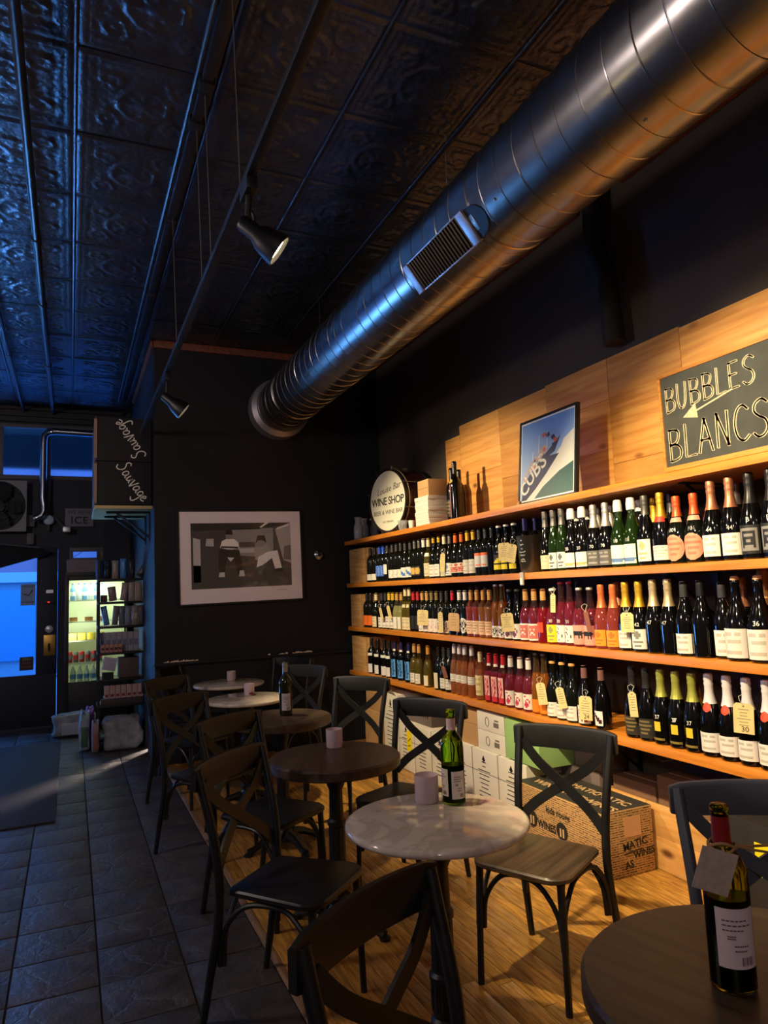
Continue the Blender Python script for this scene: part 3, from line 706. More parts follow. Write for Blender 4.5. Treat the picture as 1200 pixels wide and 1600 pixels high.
def lump(nm, lab, loc, d, c, c2=None, seed=0, cat='pack', amp=.12, rz=0):
    r = random.Random(seed); n1, n2 = 14, 22; vs, fs = [], []
    ph = [r.uniform(0, 6) for _ in range(8)]
    for j in range(n1+1):
        ph_ = -PI/2+PI*j/n1
        for i in range(n2):
            th = 2*PI*i/n2
            def se(w, m): return math.copysign(abs(w)**m, w)
            X = se(math.cos(ph_), .4)*se(math.cos(th), .4); Y = se(math.cos(ph_), .4)*se(math.sin(th), .4); Z = se(math.sin(ph_), .4)
            k = 1+amp*(math.sin(5*X+ph[0])*math.sin(4*Z+ph[1])+.6*math.sin(9*X+ph[2]+3*Y)*math.sin(8*Z+ph[3]))
            vs.append((X*d[0]/2*k, Y*d[1]/2*k, d[2]/2+Z*d[2]/2*(k if Z > 0 else 1)))
    for j in range(n1):
        for i in range(n2):
            i2 = (i+1) % n2; fs.append((j*n2+i, j*n2+i2, (j+1)*n2+i2, (j+1)*n2+i))
    t = thing(nm, lab, cat, loc, rz)
    MB().add(vs, fs).build('wrapped_pack', mat('wrap_%d_%d_%d' % c, c, .45, vary=.35, vscale=14, bump=1.0, bscale=14), t, 60)
    if c2: MB().cbox((0, -d[1]/2-.004, d[2]*.38), (d[0]*.62, .02, d[2]*.5)).build('pack_label', mat('wrap_%d_%d_%d' % c2, c2, .4), t, 40, .006)
    return t
lump('paper_towel_pack', 'white wrapped roll pack alone on the tiles before the cooler', (0.06, 8.85, 0.0), (.46, .3, .25), (120, 128, 140), (150, 160, 176), 1)
lump('paper_towel_pack', 'big white crinkled roll pack in front of the rack foot', (0.487, 7.75, 0.0), (.36, .22, .33), (124, 124, 130), None, 2)
lump('charcoal_bag', 'red bag lying on the lowest rack shelf', (0.49, 8.04, 0.0915), (.33, .2, .2), (130, 34, 38), None, 3, 'bag')
lump('bottle_pack', 'narrow pinkish wrapped pack standing left of the big roll pack', (0.232, 7.74, 0), (.07, .16, .3), (140, 116, 120), (130, 84, 66), 4)
lump('bottle_pack', 'green and white wrapped pack at the corner of the rack', (0.135, 7.90, 0), (.10, .16, .38), (130, 146, 160), (60, 90, 70), 5)
lump('tissue_pack', 'small violet wrapped pack standing at the rack side', (0.19, 8.08, 0.0), (.08, .1, .4), (120, 86, 160), None, 6)

# entrance mat
mm_ = MB().box(-1.25, -0.085, 5.5, 8.5, 0.002, 0.012).build('entrance_mat', mat('rubber_mat', (40, 37, 37), 0.8, vary=.1, bump=.4, bscale=180), None, 40, .004)
tag(mm_, 'dark rubber mat lying on the aisle tiles towards the door', 'mat')

# ------------------------------------------------------------------ duct and ceiling runs
mGalv = mat('galvanised', (152, 149, 146), 0.28, 1.0, vary=0.08, vscale=9, bump=0.04, bscale=14)
DX, DZ, DR = 1.89, 3.32, 0.25
duct = thing('spiral_duct', 'round galvanised spiral duct under the tin ceiling', 'duct', (DX, 0, DZ))
RYm = Matrix.Rotation(-PI/2, 4, 'X')
MB().lathe([(DR, -1.2), (DR, 6.74)], 64, M=RYm, cap0=False, cap1=False).build('duct_tube', mGalv, duct, 60)
hel = []; pitch = 0.135
N_ = int((6.6+1.2)/pitch*40)
for k in range(N_):
    a = 2*PI*k/40; hel.append((DR*math.cos(a), -1.2+pitch*k/40, DR*math.sin(a)))
MB().tube(hel, 0.0035, 5).build('spiral_seam', mGalv, duct, 60)
MB().lathe([(DR+.002, 6.60), (DR+.045, 6.64), (DR+.05, 6.72), (DR+.05, 6.77), (DR, 6.77)], 48, M=RYm, cap0=False, cap1=False).build('wall_collar', mat('pale_galv', (190, 184, 186), .4, .8), duct, 40)
for yj in (2.62, 6.05):
    MB().lathe([(DR+.001, yj), (DR+.007, yj+.004), (DR+.007, yj+.03), (DR+.001, yj+.034)], 48, M=RYm, cap0=False, cap1=False).build('joint_band', mGalv, duct, 40)
gy = ysolve(690, DX-.19, DZ-.19)
gr = MB(); A = math.radians(218)
Mg = Matrix.Translation((DX*0+ (DR+.012)*math.cos(A), gy, (DR+.012)*math.sin(A))) @ Matrix.Rotation(-(A+PI/2)*-1, 4, 'Y').inverted()
def gframe():
    nrm = Vector((math.cos(A), 0, math.sin(A))); v = Vector((0, 1, 0)); u = v.cross(nrm)
    M = Matrix.Identity(4); p = nrm*(DR+.004)+Vector((0, gy, 0))
    for i in range(3): M[i][0], M[i][1], M[i][2], M[i][3] = u[i], v[i], nrm[i], p[i]
    return M
Mg = gframe(); GL = 0.52; GW = 0.155
MB().box(-GW/2, GW/2, -GL/2, GL/2, -.05, -.004, 0, Mg).build('register_box', mDark, duct)
MB().box(-GW/2-.006, GW/2+.006, -GL/2-.055, -GL/2, -.02, .012, 0, Mg).box(-GW/2-.006, GW/2+.006, GL/2, GL/2+.055, -.02, .012, 0, Mg).box(-GW/2-.008, -GW/2, -GL/2, GL/2, -.02, .008, 0, Mg).box(GW/2, GW/2+.008, -GL/2, GL/2, -.02, .008, 0, Mg).build('register_frame', mat('pale_galv'), duct, 40, .002)
for k in range(20):
    yy = -GL/2+GL*(k+.5)/20
    MB().box(-GW/2, GW/2, yy-.004, yy+.004, -.006, .008, 0, Mg @ Matrix.Translation((0, yy, 0)) @ Matrix.Rotation(.5, 4, 'X') @ Matrix.Translation((0, -yy, 0))).build('slat', mat('register_slat', (120, 112, 106), .4, .7), duct)
MB().prism([(GW*.5*math.cos(a), GW*.62*math.sin(a)) for a in np.linspace(0, 2*PI, 17)[:-1]], -.03, -.012, 'z', 0, Mg @ Matrix.Translation((0, -GL/2-.075, .012))).build('damper_plate', mBlackIron, duct)
A = math.radians(238); gy = 6.2; Mg = gframe()
MB().box(-.05, .05, -.12, .12, -.004, .006, 0, Mg).build('access_panel', mat('panel_dark', (92, 86, 82), .4, .8), duct, 40, .002)
MB().tube([tuple(Mg @ Vector(p)) for p in ((-.06, -.2, 0), (-.06, -.2, .02), (.06, -.2, .02), (.06, -.2, 0))], .005, 6).build('damper_handle', mDark, duct)
for yy, aa in ((2.2, 250), (1.7, 252), (1.35, 292), (1.05, 250), (2.45, 215)):
    a = math.radians(aa)
    o = MB().lathe([(.0, .006), (.006, .005), (.008, 0)], 8).build('duct_screw', mSteel, duct)
    o.matrix_local = frame((DR*math.cos(a), yy, DR*math.sin(a)), (math.sin(a), 0, -math.cos(a)), (0, 1, 0))
for yy in (1.2, 3.2, 5.4):
    MB().tube([(0, yy, DR), (0, yy, ZC-DZ)], .0035, 6).build('hanger_wire', mSteel, duct)

def ceil_run(nm, lab, cat, x, z, r, y0, y1, couplings, m, sec=None):
    t = thing(nm, lab, cat, (x, 0, z))
    if sec: MB().box(-sec[0]/2, sec[0]/2, y0, y1, -sec[1]/2, sec[1]/2).build('rail', m, t, 40, .003)
    else: MB().tube([(0, y0, 0), (0, y1, 0)], r, 12).build('pipe_length', m, t)
    for y in couplings: MB().tube([(0, y-.035, 0), (0, y+.035, 0)], r*1.3, 12).build('coupling', m, t)
    return t
mPipe = mat('painted_pipe', (24, 24, 28), 0.32, spec=.7)
ceil_run('sprinkler_pipe', 'long black pipe under the tin ceiling above the door aisle', 'pipe', -.225, 3.85, .024, .5, 9.66, (4.9, 6.0, 7.6), mPipe)
ceil_run('sprinkler_pipe', 'thin short black pipe near the transom at the far ceiling', 'pipe', -.56, 3.86, .018, 3.5, 9.66, (7.4,), mPipe)
cr_ = ceil_run('ceiling_conduit', 'black channel conduit fixed to the ceiling above the lamp track', 'conduit', .56, 3.885, .02, .4, 9.0, (), mPipe, (.05, .035))
MB().tube([(-.05, .4, 0), (-.05, 9.0, 0)], .010, 8).build('thin_conduit', mPipe, cr_)
for y in (3.1, 3.4, 4.4, 5.6): MB().box(-.035, .035, y-.03, y+.03, -.03, .02).build('clip', mPipe, cr_, 40, .004)
TZ, TXX = 3.02, 0.585
trk = thing('light_track', 'suspended black lamp track hanging on thin wires', 'track', (TXX, 0, TZ))
MB().box(-.018, .018, -.8, 6.75, -.016, .016).build('rail', mBlackIron, trk, 40, .003)
for y in (.4, 2.55, 3.17, 3.42, 4.35): MB().tube([(0, y, .016), (-.02, y, 3.87-TZ)], .0022, 6).build('hanging_wire', mat('wire_grey', (110, 108, 106), .5, .6), trk)

def track_head(lab, y, target, energy, angle, blend=.45, lens_on=True, drop=.22, name='track_spotlight', col=WARM, lens_e=26):
    t = thing(name, lab, 'lamp', (TXX, y, TZ-.0175), 0, 'spotlights on the hanging track')
    MB().box(-.02, .02, -.06, .06, -.05, 0).build('track_adapter', mBlackIron, t, 40, .004)
    P = Vector((0.075, 0, -drop)); D = (Vector(target)-(Vector(t.location)+P)).normalized()
    MB().tube([(0, 0, -.05), (.0, 0, -.08), tuple(P-D*.1)], .012, 8).tube([(0, .045, -.045), (.03, .045, -.1), tuple(P-D*.06+Vector((0, .02, 0)))], .006, 6).build('arm', mBlackIron, t)
    u = D.orthogonal().normalized(); M = frame(P, u, D.cross(u))
    MB().lathe([(.022, -.13), (.03, -.12), (.032, -.06), (.05, -.03), (.062, .03), (.064, .045), (.057, .045), (.05, .0)], 24, M=M, cap1=False).build('lamp_shade', mBlackIron, t)
    lm = mat('lit_lens', (255, 244, 214), .3, emit=(255, 232, 180), estr=lens_e) if lens_on else mat('unlit_lens', (60, 60, 62), .1)
    MB().lathe([(0, .030), (.03, .034), (.055, .030)], 20, M=M, cap0=False, cap1=False).build('lens', lm, t)
    if energy:
        p = Vector(t.location)+P+D*.06
        l = lamp('spot_beam', 'SPOT', p, energy, col, target=target, size=.035, angle=angle, blend=blend)
        l.parent = t; l.matrix_parent_inverse = Matrix.Translation(-t.location)
    return t
track_head('lit black spotlight on the hanging track, its bright lens towards the shelves', 2.42, (2.75, 2.1, 1.25), 410, 84, .5)
track_head('black spotlight at the far end of the hanging track near the dark partition', 4.85, (2.75, 4.7, 1.15), 300, 86, .5)
track_head('assumed black spotlight on the hanging track above the camera side of the room', .95, (2.75, 1.5, 1.3), 165, 84, .5)  # unseen head, assumed from the light on the near shelves

# ------------------------------------------------------------------ shelves with brackets
def ybr(px, X, z): return ysolve(px, X, z)
SH = []
for k, (z, lab, br) in enumerate(((Z1, 'top display shelf of orange pine carrying the drum', (1.0, 2.45, 3.55, 5.1)), (Z2, 'upper pine bottle shelf under the display shelf', (1.2, 2.6, 3.75, 5.3)),
                                  (Z3, 'middle pine bottle shelf with the rosé row', (1.3, 2.5, 3.9, 5.4)), (Z4, 'lowest pine bottle shelf above the cardboard boxes', (1.2, 1.95, 3.24, 4.86)))):
    t = thing('wall_shelf', lab, 'shelf', (XS, 0, z), 0, 'pine shelves on the right wall')
    y0 = -0.6; jo = (2.9, 3.6, 3.1, 4.2)[k]
    MB().box(0, XW-XS-.002, y0, jo-.0005, -.04, 0).build('shelf_board', mShelf, t, 40, .003)
    MB().box(0, XW-XS-.002, jo+.0005, YP-.08 if k else YP-.05, -.04, 0).build('shelf_board', mShelf, t, 40, .003)
    for y in br:
        MB().box(.09, .43, y-.015, y+.015, -.047, -.041).box(.437, .447, y-.015, y+.015, -.3, -.041).tube([(.13, y, -.05), (.44, y, -.28)], .009, 6).build('bracket', mBlackIron, t)
    SH.append(t)
cl = MB().tube([(XS+.2, ysolve(1015, XS+.2, .66), .66), (XS+.2, ysolve(1020, XS+.2, .6), .60), (XS+.2, ysolve(1035, XS+.2, .57), .575), (XS+.2, ysolve(1052, XS+.2, .6), .60), (XS+.2, ysolve(1058, XS+.2, .66), .66)], .006, 8).build('cable', mBlackIron)
tag(cl, 'loop of black cable hanging under the lowest shelf', 'cable')
ph = thing('price_holder', 'small clear clip holding white paper on the upper bottle shelf edge', 'clip', (XS-.004, ysolve(817, XS, Z2-.02), Z2))
MB().box(-.008, -.001, -.018, .018, -.075, .004).build('holder', mat('clear_plastic', (220, 214, 200), .2, trans=.4), ph, 40, .002)
MB().box(-.011, -.009, -.013, .013, -.07, -.03).build('slip', mWhiteCard, ph)

# ------------------------------------------------------------------ wood planks above the display shelf
pl = thing('plank_cladding', 'patchwork of square pine crate boards above the display shelf', 'cladding', (XW-.001, 0, Z1))
H = 2.832-Z1
cols = [(5.30, 5.05, [(0, .40), (.40, .77)]), (5.05, 4.45, [(0, .405), (.405, .845)]), (4.45, 3.86, [(0, .30), (.30, .56), (.56, .845)]), (3.86, 3.25, [(0, .30), (.30, .60), (.60, .855)]),
        (3.25, 2.69, [(0, .20), (.20, .50), (.50, .855)]), (2.69, 2.05, [(0, .30), (.30, .58), (.58, .845)]), (2.05, 1.4, [(0, .4), (.4, .845)]), (1.4, .7, [(0, .43), (.43, .85)])]
for y1, y0, zs in cols:
    for z0, z1 in zs:
        th = .02+random.uniform(0, .005)
        MB().box(-th, 0, y0+.0008, y1-.0008, z0+.0008, z1-.0008).build('plank', mPlank, pl, 40, .0015)
# chalkboard
YB1 = ysolve(1033, XW-.05, 2.3)
bb = thing('chalkboard_sign', 'framed chalkboard reading BUBBLES BLANCS with an arrow', 'sign', (XW-.03, YB1, Z1+.078)); bb.scale = (1, 1, .865)
BWd, BZ0, BZ1 = 1.05, 0.045, .62
MB().box(-.012, -.004, -BWd+.02, -.012, .03, .60).build('slate', mat('slate_black', (66, 70, 66), .8, vary=.2, vscale=7), bb)
fr = wood('board_frame', (212, 148, 70), (176, 112, 48), 'Y', .5)
MB().box(-.02, 0, -BWd, 0, .0, .03).build('frame_rail', fr, bb, 40, .002)
MB().box(-.02, 0, -BWd, 0, .60, .622).build('frame_rail', fr, bb, 40, .002)
MB().box(-.02, 0, -.016, 0, .03, .60).build('frame_rail', fr, bb, 40, .002)
MB().box(-.02, 0, -BWd, -BWd+.016, .03, .60).build('frame_rail', fr, bb, 40, .002)
HAND = {'B': [[(.1, 0), (.08, 1)], [(.06, .98), (.5, .92), (.56, .74), (.42, .55), (.1, .5)], [(.1, .5), (.5, .46), (.66, .28), (.56, .06), (.08, -.02)]],
 'U': [[(.05, 1), (.04, .35), (.18, .02), (.42, .04), (.56, .35), (.6, 1)]], 'L': [[(.1, 1), (.08, 0), (.6, .02)]],
 'E': [[(.1, 0), (.1, 1)], [(.08, .98), (.58, 1)], [(.1, .52), (.5, .54)], [(.08, .02), (.6, .04)]],
 'S': [[(.66, .88), (.44, 1), (.16, .9), (.1, .7), (.3, .54), (.54, .42), (.62, .2), (.46, .02), (.2, -.02), (.02, .1)]],
 'A': [[(0, 0), (.32, 1)], [(.32, 1), (.66, 0)], [(.12, .36), (.54, .36)]], 'N': [[(.06, 0), (.08, 1)], [(.08, 1), (.56, .02)], [(.56, 0), (.58, 1)]],
 'C': [[(.66, .86), (.44, 1), (.18, .88), (.04, .5), (.14, .14), (.4, 0), (.66, .12)]]}
def chalk(word, px_left, z0, h, adv, wd, ws, dy=0.0):
    mb = MB(); cx = px_left; cz = z0
    for ch, a in zip(word, adv):
        for s_ in HAND[ch]:
            p = smooth_pts(s_, 5) if len(s_) > 3 else s_
            for off in (0, .006): mb.stroke([(cx+q[0]*h*wd+off, cz+q[1]*h-off*.5) for q in p], ws, (-.0121, 0, 0), (0, -1, 0), (0, 0, 1), .0003)
        cx += a*h*wd; cz += dy
    return mb.build('chalk_lettering', mChalk, bb)
chalk('BUBBLES', .035, .375, .155, [.86, .86, .86, .86, .78, .86, .8], .62, .010, .004)
chalk('BLANCS', .035, .065, .20, [.84, .78, .86, .86, .84, .8], .62, .013, .006)
mb = MB()
mb.stroke([(.46, .395), (.34, .362), (.24, .335)], .010, (-.0121, 0, 0), (0, -1, 0), (0, 0, 1), .0008)
mb.add([(-.0131, -.15, .315), (-.0131, -.235, .385), (-.0131, -.245, .29), (-.0121, -.15, .315), (-.0121, -.235, .385), (-.0121, -.245, .29)], [(0, 1, 2), (3, 5, 4), (0, 3, 4, 1), (1, 4, 5, 2), (2, 5, 3, 0)])
mb.build('chalk_arrow', mChalk, bb)

# ------------------------------------------------------------------ framed stadium picture leaning on the planks
tilt = 0.10
pc = thing('framed_picture', 'black framed stadium pennant photograph standing before the planks', 'picture', (2.80, 3.945, Z1+.001))
PW, PH = .64, .615
rt = Matrix.Rotation(tilt, 4, 'Y')
pc.matrix_basis = Matrix.Translation((2.605, ysolve(809.5, 2.61, Z1+.04), Z1+.001)) @ rt @ Matrix.Scale(.885, 4)
MB().box(0, .03, -PW, 0, 0, .018).box(0, .03, -PW, 0, PH-.018, PH).box(0, .03, -.018, 0, .018, PH-.018).box(0, .03, -PW, -PW+.018, .018, PH-.018).build('picture_frame', mDark, pc, 40, .002)
MB().tube([(.03, -PW/2, .42), (.15, -PW/2, .012)], .012, 6).build('easel_strut', mDark, pc)
MB().box(.006, .010, -PW+.018, -.018, .018, PH-.018).build('mat_border', mat('picture_white', (232, 232, 228), .5), pc)
def sky_mat():
    m = bpy.data.materials.new('printed_sky'); m.use_nodes = True; N = m.node_tree.nodes; L = m.node_tree.links
    b = N['Principled BSDF']; b.inputs['Roughness'].default_value = .25
    tc = N.new('ShaderNodeTexCoord'); sx = N.new('ShaderNodeSeparateXYZ'); rp = N.new('ShaderNodeValToRGB')
    L.new(tc.outputs['Object'], sx.inputs[0]); L.new(sx.outputs['Z'], rp.inputs['Fac'])
    rp.color_ramp.elements[0].position = .1; rp.color_ramp.elements[0].color = lin((176, 196, 226))+(1,)
    rp.color_ramp.elements[1].position = .62; rp.color_ramp.elements[1].color = lin((108, 150, 210))+(1,)
    L.new(rp.outputs['Color'], b.inputs['Base Color']); return m
a0, a1, b0, b1 = .03, PW-.03, .03, PH-.03
def pq(u, v): return (a0+(a1-a0)*u, b0+(b1-b0)*v)
sk = MB().box(.0045, .0058, -a1, -a0, b0, b1).build('printed_photo', sky_mat(), pc)
def flatpoly(nm, pts, m, lay, parent=None):
    q = [pq(*p) for p in pts]
    return MB().prism([(-x_, z_) for x_, z_ in q], .0045-.0004*lay-.0003, .0045-.0004*lay, 'x').build(nm, m, parent or sk)
mPen = mat('print_navy', (44, 46, 84), .4); mPw = mat('print_white', (226, 224, 210), .4)
flatpoly('printed_wall', [(.1, 0), (.78, .58), (.82, .66), (1, .75), (1, 0)], mPw, 1)
flatpoly('printed_pennant', [(.02, .0), (.06, .22), (.3, .42), (.5, .55), (.76, .72), (.66, .54), (.55, .5), (.74, .5), (.5, .28), (.3, .12), (.12, 0)], mPen, 2)  # navy pennant behind the letters
flatpoly('printed_green', [(.28, 0), (.45, .13), (.75, .28), (1, .36), (1, 0)], mat('print_green', (60, 96, 92), .4), 2)
for x0, z0, z1 in ((.22, .42, .60), (.34, .45, .80), (.5, .56, .83)):
    flatpoly('printed_pole', [(x0, z0), (x0+.012, z0), (x0+.02, z1), (x0+.01, z1)], mPw, 3)
for k, (x0, z0, c) in enumerate(((.40, .80, 'r'), (.48, .79, 'n'), (.58, .74, 'n'), (.62, .70, 'r'), (.60, .64, 'n'), (.40, .62, 'r'), (.38, .55, 'n'), (.25, .50, 'n'), (.24, .42, 'r'))):
    flatpoly('printed_flag', [(x0, z0), (x0+.06, z0+.02), (x0+.09, z0-.03), (x0+.03, z0-.05)], mat('print_red', (200, 92, 76), .4) if c == 'r' else mPen, 3)
def arcword(word, sz, pts, m, par):
    for ch, (u, v, rot, s2) in zip(word, pts):
        x_, z_ = pq(u, v)
        o = link('printed_letter', text_mesh(ch, sz*s2, m, 'printed_letter', depth=.0002, bold=.0025), par)
        o.matrix_basis = frame((.0029, -x_, z_), (0, -math.cos(rot), math.sin(rot)), (0, math.sin(rot), math.cos(rot)))
arcword('CUBS', .145, [(.085, .14, .75, .9), (.19, .27, .72, 1.0), (.31, .37, .65, 1.05), (.43, .455, .55, 1.1)], mPw, sk)
arcword('CHICAGO', .07, [(.09, .28, .8, .9), (.15, .355, .8, .9), (.20, .405, .75, .9), (.255, .45, .7, 1), (.32, .50, .65, 1), (.39, .545, .6, 1.05), (.465, .59, .55, 1.1)], mat('print_tan', (206, 160, 140), .4), sk)
bl_ = MB().cbox((0, 0, .012), (.02, .02, .024)).build('wood_block', mCrate); bl_.location = (2.58, ysolve(812, 2.58, Z1), Z1+.0005); tag(bl_, 'tiny pale wood block at the left foot of the framed stadium picture', 'block')

# ------------------------------------------------------------------ drum and other things on the display shelf
DMR = .285
drum = thing('bass_drum', 'dark red bass drum with white lettered head on the display shelf', 'drum', (2.615, ysolve(606, 2.615, Z1+.28), Z1+.002))
MD = frame((0, 0, DMR+.012), (.2, -.98, 0), (0, 0, 1))
MB().lathe([(DMR-.008, -.31), (DMR-.008, 0)], 44, M=MD).build('drum_shell', mat('maroon_shell', (62, 20, 22), .3, vary=.2, coat=.4), drum)
mHoop = mat('hoop_black', (34, 30, 30), .3)
for z0 in (-.33, -.035):
    MB().lathe([(DMR-.012, z0), (DMR+.006, z0), (DMR+.006, z0+.045), (DMR-.012, z0+.045)], 44, M=MD, cap0=False, cap1=False).build('drum_hoop', mHoop, drum)
MB().lathe([(DMR+.0065, -.033), (DMR+.008, -.033), (DMR+.008, -.026), (DMR+.0065, -.026)], 44, M=MD, cap0=False, cap1=False).build('hoop_stripe', mat('hoop_cream', (196, 172, 140), .4), drum)
hd = MB().lathe([(DMR-.014, .002), (0, .003)], 44, M=MD, cap0=False, cap1=False).build('drum_head', mat('head_white', (226, 222, 200), .55), drum)
def on_head(s, size, dy, m, **k):
    o = link('lettering', text_mesh(s, size, m, 'lettering', depth=.0004, **k), drum)
    o.matrix_basis = MD @ Matrix.Translation((0, dy, .0042))
on_head('Louise Bar', .085, .10, mGreyInk, shear=.35)
o_ = [o for o in drum.children if o.name.startswith('lettering')][-1]; o_.matrix_basis = MD @ Matrix.Translation((.02, .105, .0042)) @ Matrix.Rotation(.12, 4, 'Z')
on_head('WINE SHOP', .098, -.005, mInk, bold=.0012, spacing=.92)
on_head('BEER & WINE BAR', .056, -.105, mGreyInk)
on_head('EST. CHICAGO', .024, -.19, mGreyInk)
for k in range(8):
    a = 2*PI*(k+.5)/8+.1
    M2 = MD @ Matrix.Rotation(a, 4, 'Z')
    MB().tube([tuple(M2 @ Vector((DMR+.014, 0, z))) for z in (.015, -.12)], .005, 6).cbox((DMR+.012, 0, -.14), (.022, .02, .05), 0, M2).cbox((DMR+.016, 0, .012), (.03, .012, .012), 0, M2).build('tension_lug', mSteel, drum)
MB().tube([tuple(MD @ Vector((.08, -DMR+.004, -.2))), tuple(MD @ Vector((.1, -DMR-.006, -.2)))], .01, 6).tube([tuple(MD @ Vector((-.08, -DMR+.004, -.2))), tuple(MD @ Vector((-.1, -DMR-.006, -.2)))], .01, 6).build('drum_foot', mDark, drum)

def on_shelf(px, X, z): return (X, ysolve(px, X, z+.08), z+.001)
for k, (px, X) in enumerate(((560, 2.61), (569, 2.72), (585, 2.83))):
    t = thing('glass_carafe', 'clear glass carafe left of the drum, %s from the partition' % ORD[k], 'carafe', on_shelf(px, X, Z1), 0, 'carafes beside the drum')
    MB().lathe([(.042, 0), (.045, .01), (.045, .13), (.03, .17), (.03, .2), (.038, .225), (.035, .225), (.027, .2), (.027, .17), (.041, .13), (.041, .012), (0, .012)], 20, cap1=False).build('glass_body', mGlassClear, t)
t = thing('drinking_glass', 'small faceted clear glass standing right of the drum', 'glass', on_shelf(629, 2.60, Z1))
MB().lathe([(.032, 0), (.045, .085), (.041, .085), (.03, .012), (0, .012)], 10, cap1=False).build('glass_body', mGlassClear, t, 10)
t = thing('paper_cup', 'small white paper cup between the glass and the paper stack', 'cup', on_shelf(643, 2.64, Z1))
MB().lathe([(.022, 0), (.028, .075), (.026, .075), (.021, .004), (0, .004)], 18, cap1=False).build('cup_body', mat('cup_white', (236, 232, 222), .6), t)
sy = ysolve(653, 2.62, Z1+.1); sy2 = ysolve(690, 2.62, Z1+.1)
pw = sy-sy2
zc = Z1+.001
for k in range(8):
    h_ = .030
    t = thing('paper_bundle', 'white bundle of printed cards in the display shelf stack, %s from the bottom' % ORD[k], 'bundle', (2.69+random.uniform(-.005, .005), ysolve(659, 2.60, Z1+.1)+random.uniform(-.006, .006), zc), random.uniform(-.03, .03), 'stacked card bundles')
    MB().box(-.09, .09, -.115, .115, 0, h_-.0008).build('card_block', mWhiteCard, t, 40, .002)
    MB().box(-.0905, -.090, -.11, .11, h_*.45, h_*.52).build('card_line', mGreyInk, t)
    zc += h_
t = thing('kraft_box', 'orange brown kraft box on top of the white card stack', 'box', (2.70, ysolve(660, 2.60, Z1+.1), zc+.0005))
MB().box(-.085, .085, -.095, .095, 0, .135).build('carton', mKraft, t, 40, .003)
MB().box(-.0856, -.085, -.094, .094, .064, .067).build('seam', mKraftDk, t)

# ------------------------------------------------------------------ bottles
S = 1.085
SHAPES = {
 'bordeaux': [(.030, 0), (.037, .005), (.0375, .175), (.036, .195), (.027, .215), (.0165, .228), (.0145, .24), (.0138, .285), (.0155, .288), (.0155, .297), (.0125, .300)],
 'burgundy': [(.033, 0), (.040, .005), (.041, .125), (.039, .148), (.030, .182), (.020, .212), (.0155, .235), (.0142, .285), (.0158, .288), (.0158, .296), (.0125, .298)],
 'champagne': [(.034, 0), (.0425, .006), (.0435, .125), (.041, .152), (.031, .190), (.0215, .222), (.0165, .25), (.0150, .296), (.0165, .300), (.0165, .314), (.0125, .318)],
 'flute': [(.028, 0), (.0345, .005), (.035, .14), (.033, .165), (.026, .205), (.0185, .24), (.0150, .27), (.0138, .318), (.0152, .322), (.0152, .330), (.012, .332)],
 'squat': [(.036, 0), (.0455, .006), (.0465, .11), (.044, .138), (.033, .172), (.0215, .205), (.0165, .232), (.0150, .27), (.0165, .274), (.0165, .286), (.0125, .29)],
}
def prof_r(sh, z):
    p = SHAPES[sh]
    for (r0, z0), (r1, z1) in zip(p[:-1], p[1:]):
        if z0 <= z <= z1 and z1 > z0: return r0+(r1-r0)*(z-z0)/(z1-z0)
    return p[-1][0]
BODY = {}
for k, v in SHAPES.items():
    fill = v[-1][1]-.105; pr_ = []
    for (r0, z0), (r1, z1) in zip(v[:-1], v[1:]):
        pr_.append((r0, z0))
        if z0 < fill < z1: pr_.append((r0+(r1-r0)*(fill-z0)/(z1-z0), fill))
    pr_.append(v[-1]); mb_ = MB().lathe([(r*S, z*S) for r, z in pr_], 20)
    for i, f in enumerate(mb_.f):
        if min(mb_.v[j][2] for j in f) >= fill*S-1e-5: mb_.m[i] = 1
    BODY[k] = mb_.mesh('bottle_body', [mDark, mDark], 50)
CAPS = {}
def cap_mesh(sh, typ):
    if (sh, typ) in CAPS: return CAPS[(sh, typ)]
    top = SHAPES[sh][-1][1]; e = .0009
    if typ == 'foil': zs = np.linspace(top-.062, top, 6)
    elif typ == 'short': zs = np.linspace(top-.042, top, 5)
    elif typ in ('fizz', 'fizzlong', 'fizzhood'):
        lo = top-{'fizz': .085, 'fizzlong': .112, 'fizzhood': .05}[typ]; zs = np.linspace(lo, top, 14)
    elif typ in ('crown', 'cork'): zs = np.linspace(top-.010, top, 3)
    mb = MB(); pr = []
    for z in zs:
        r = prof_r(sh, z)+e
        if typ.startswith('fizz'):
            d = top-z
            if d < .036: r = max(r, .0172+.0014*math.sin(d*420))
            if typ == 'fizzhood': r = .0185+.003*min(1, (top-z)/.02)
        if typ in ('crown',): r = .0172
        if typ == 'cork': r = .0150
        pr.append((r*S, z*S))
    h = {'crown': .003, 'cork': .012, 'fizz': .006, 'fizzlong': .006, 'fizzhood': .008}.get(typ, .0012)
    pr += [(pr[-1][0]*.93, (top+h*.7)*S), (pr[-1][0]*.6, (top+h)*S), (0.0005, (top+h)*S)]
    CAPS[(sh, typ)] = mb.lathe(pr, 18, cap0=False).mesh('foil_capsule', mDark, 50)
    return CAPS[(sh, typ)]
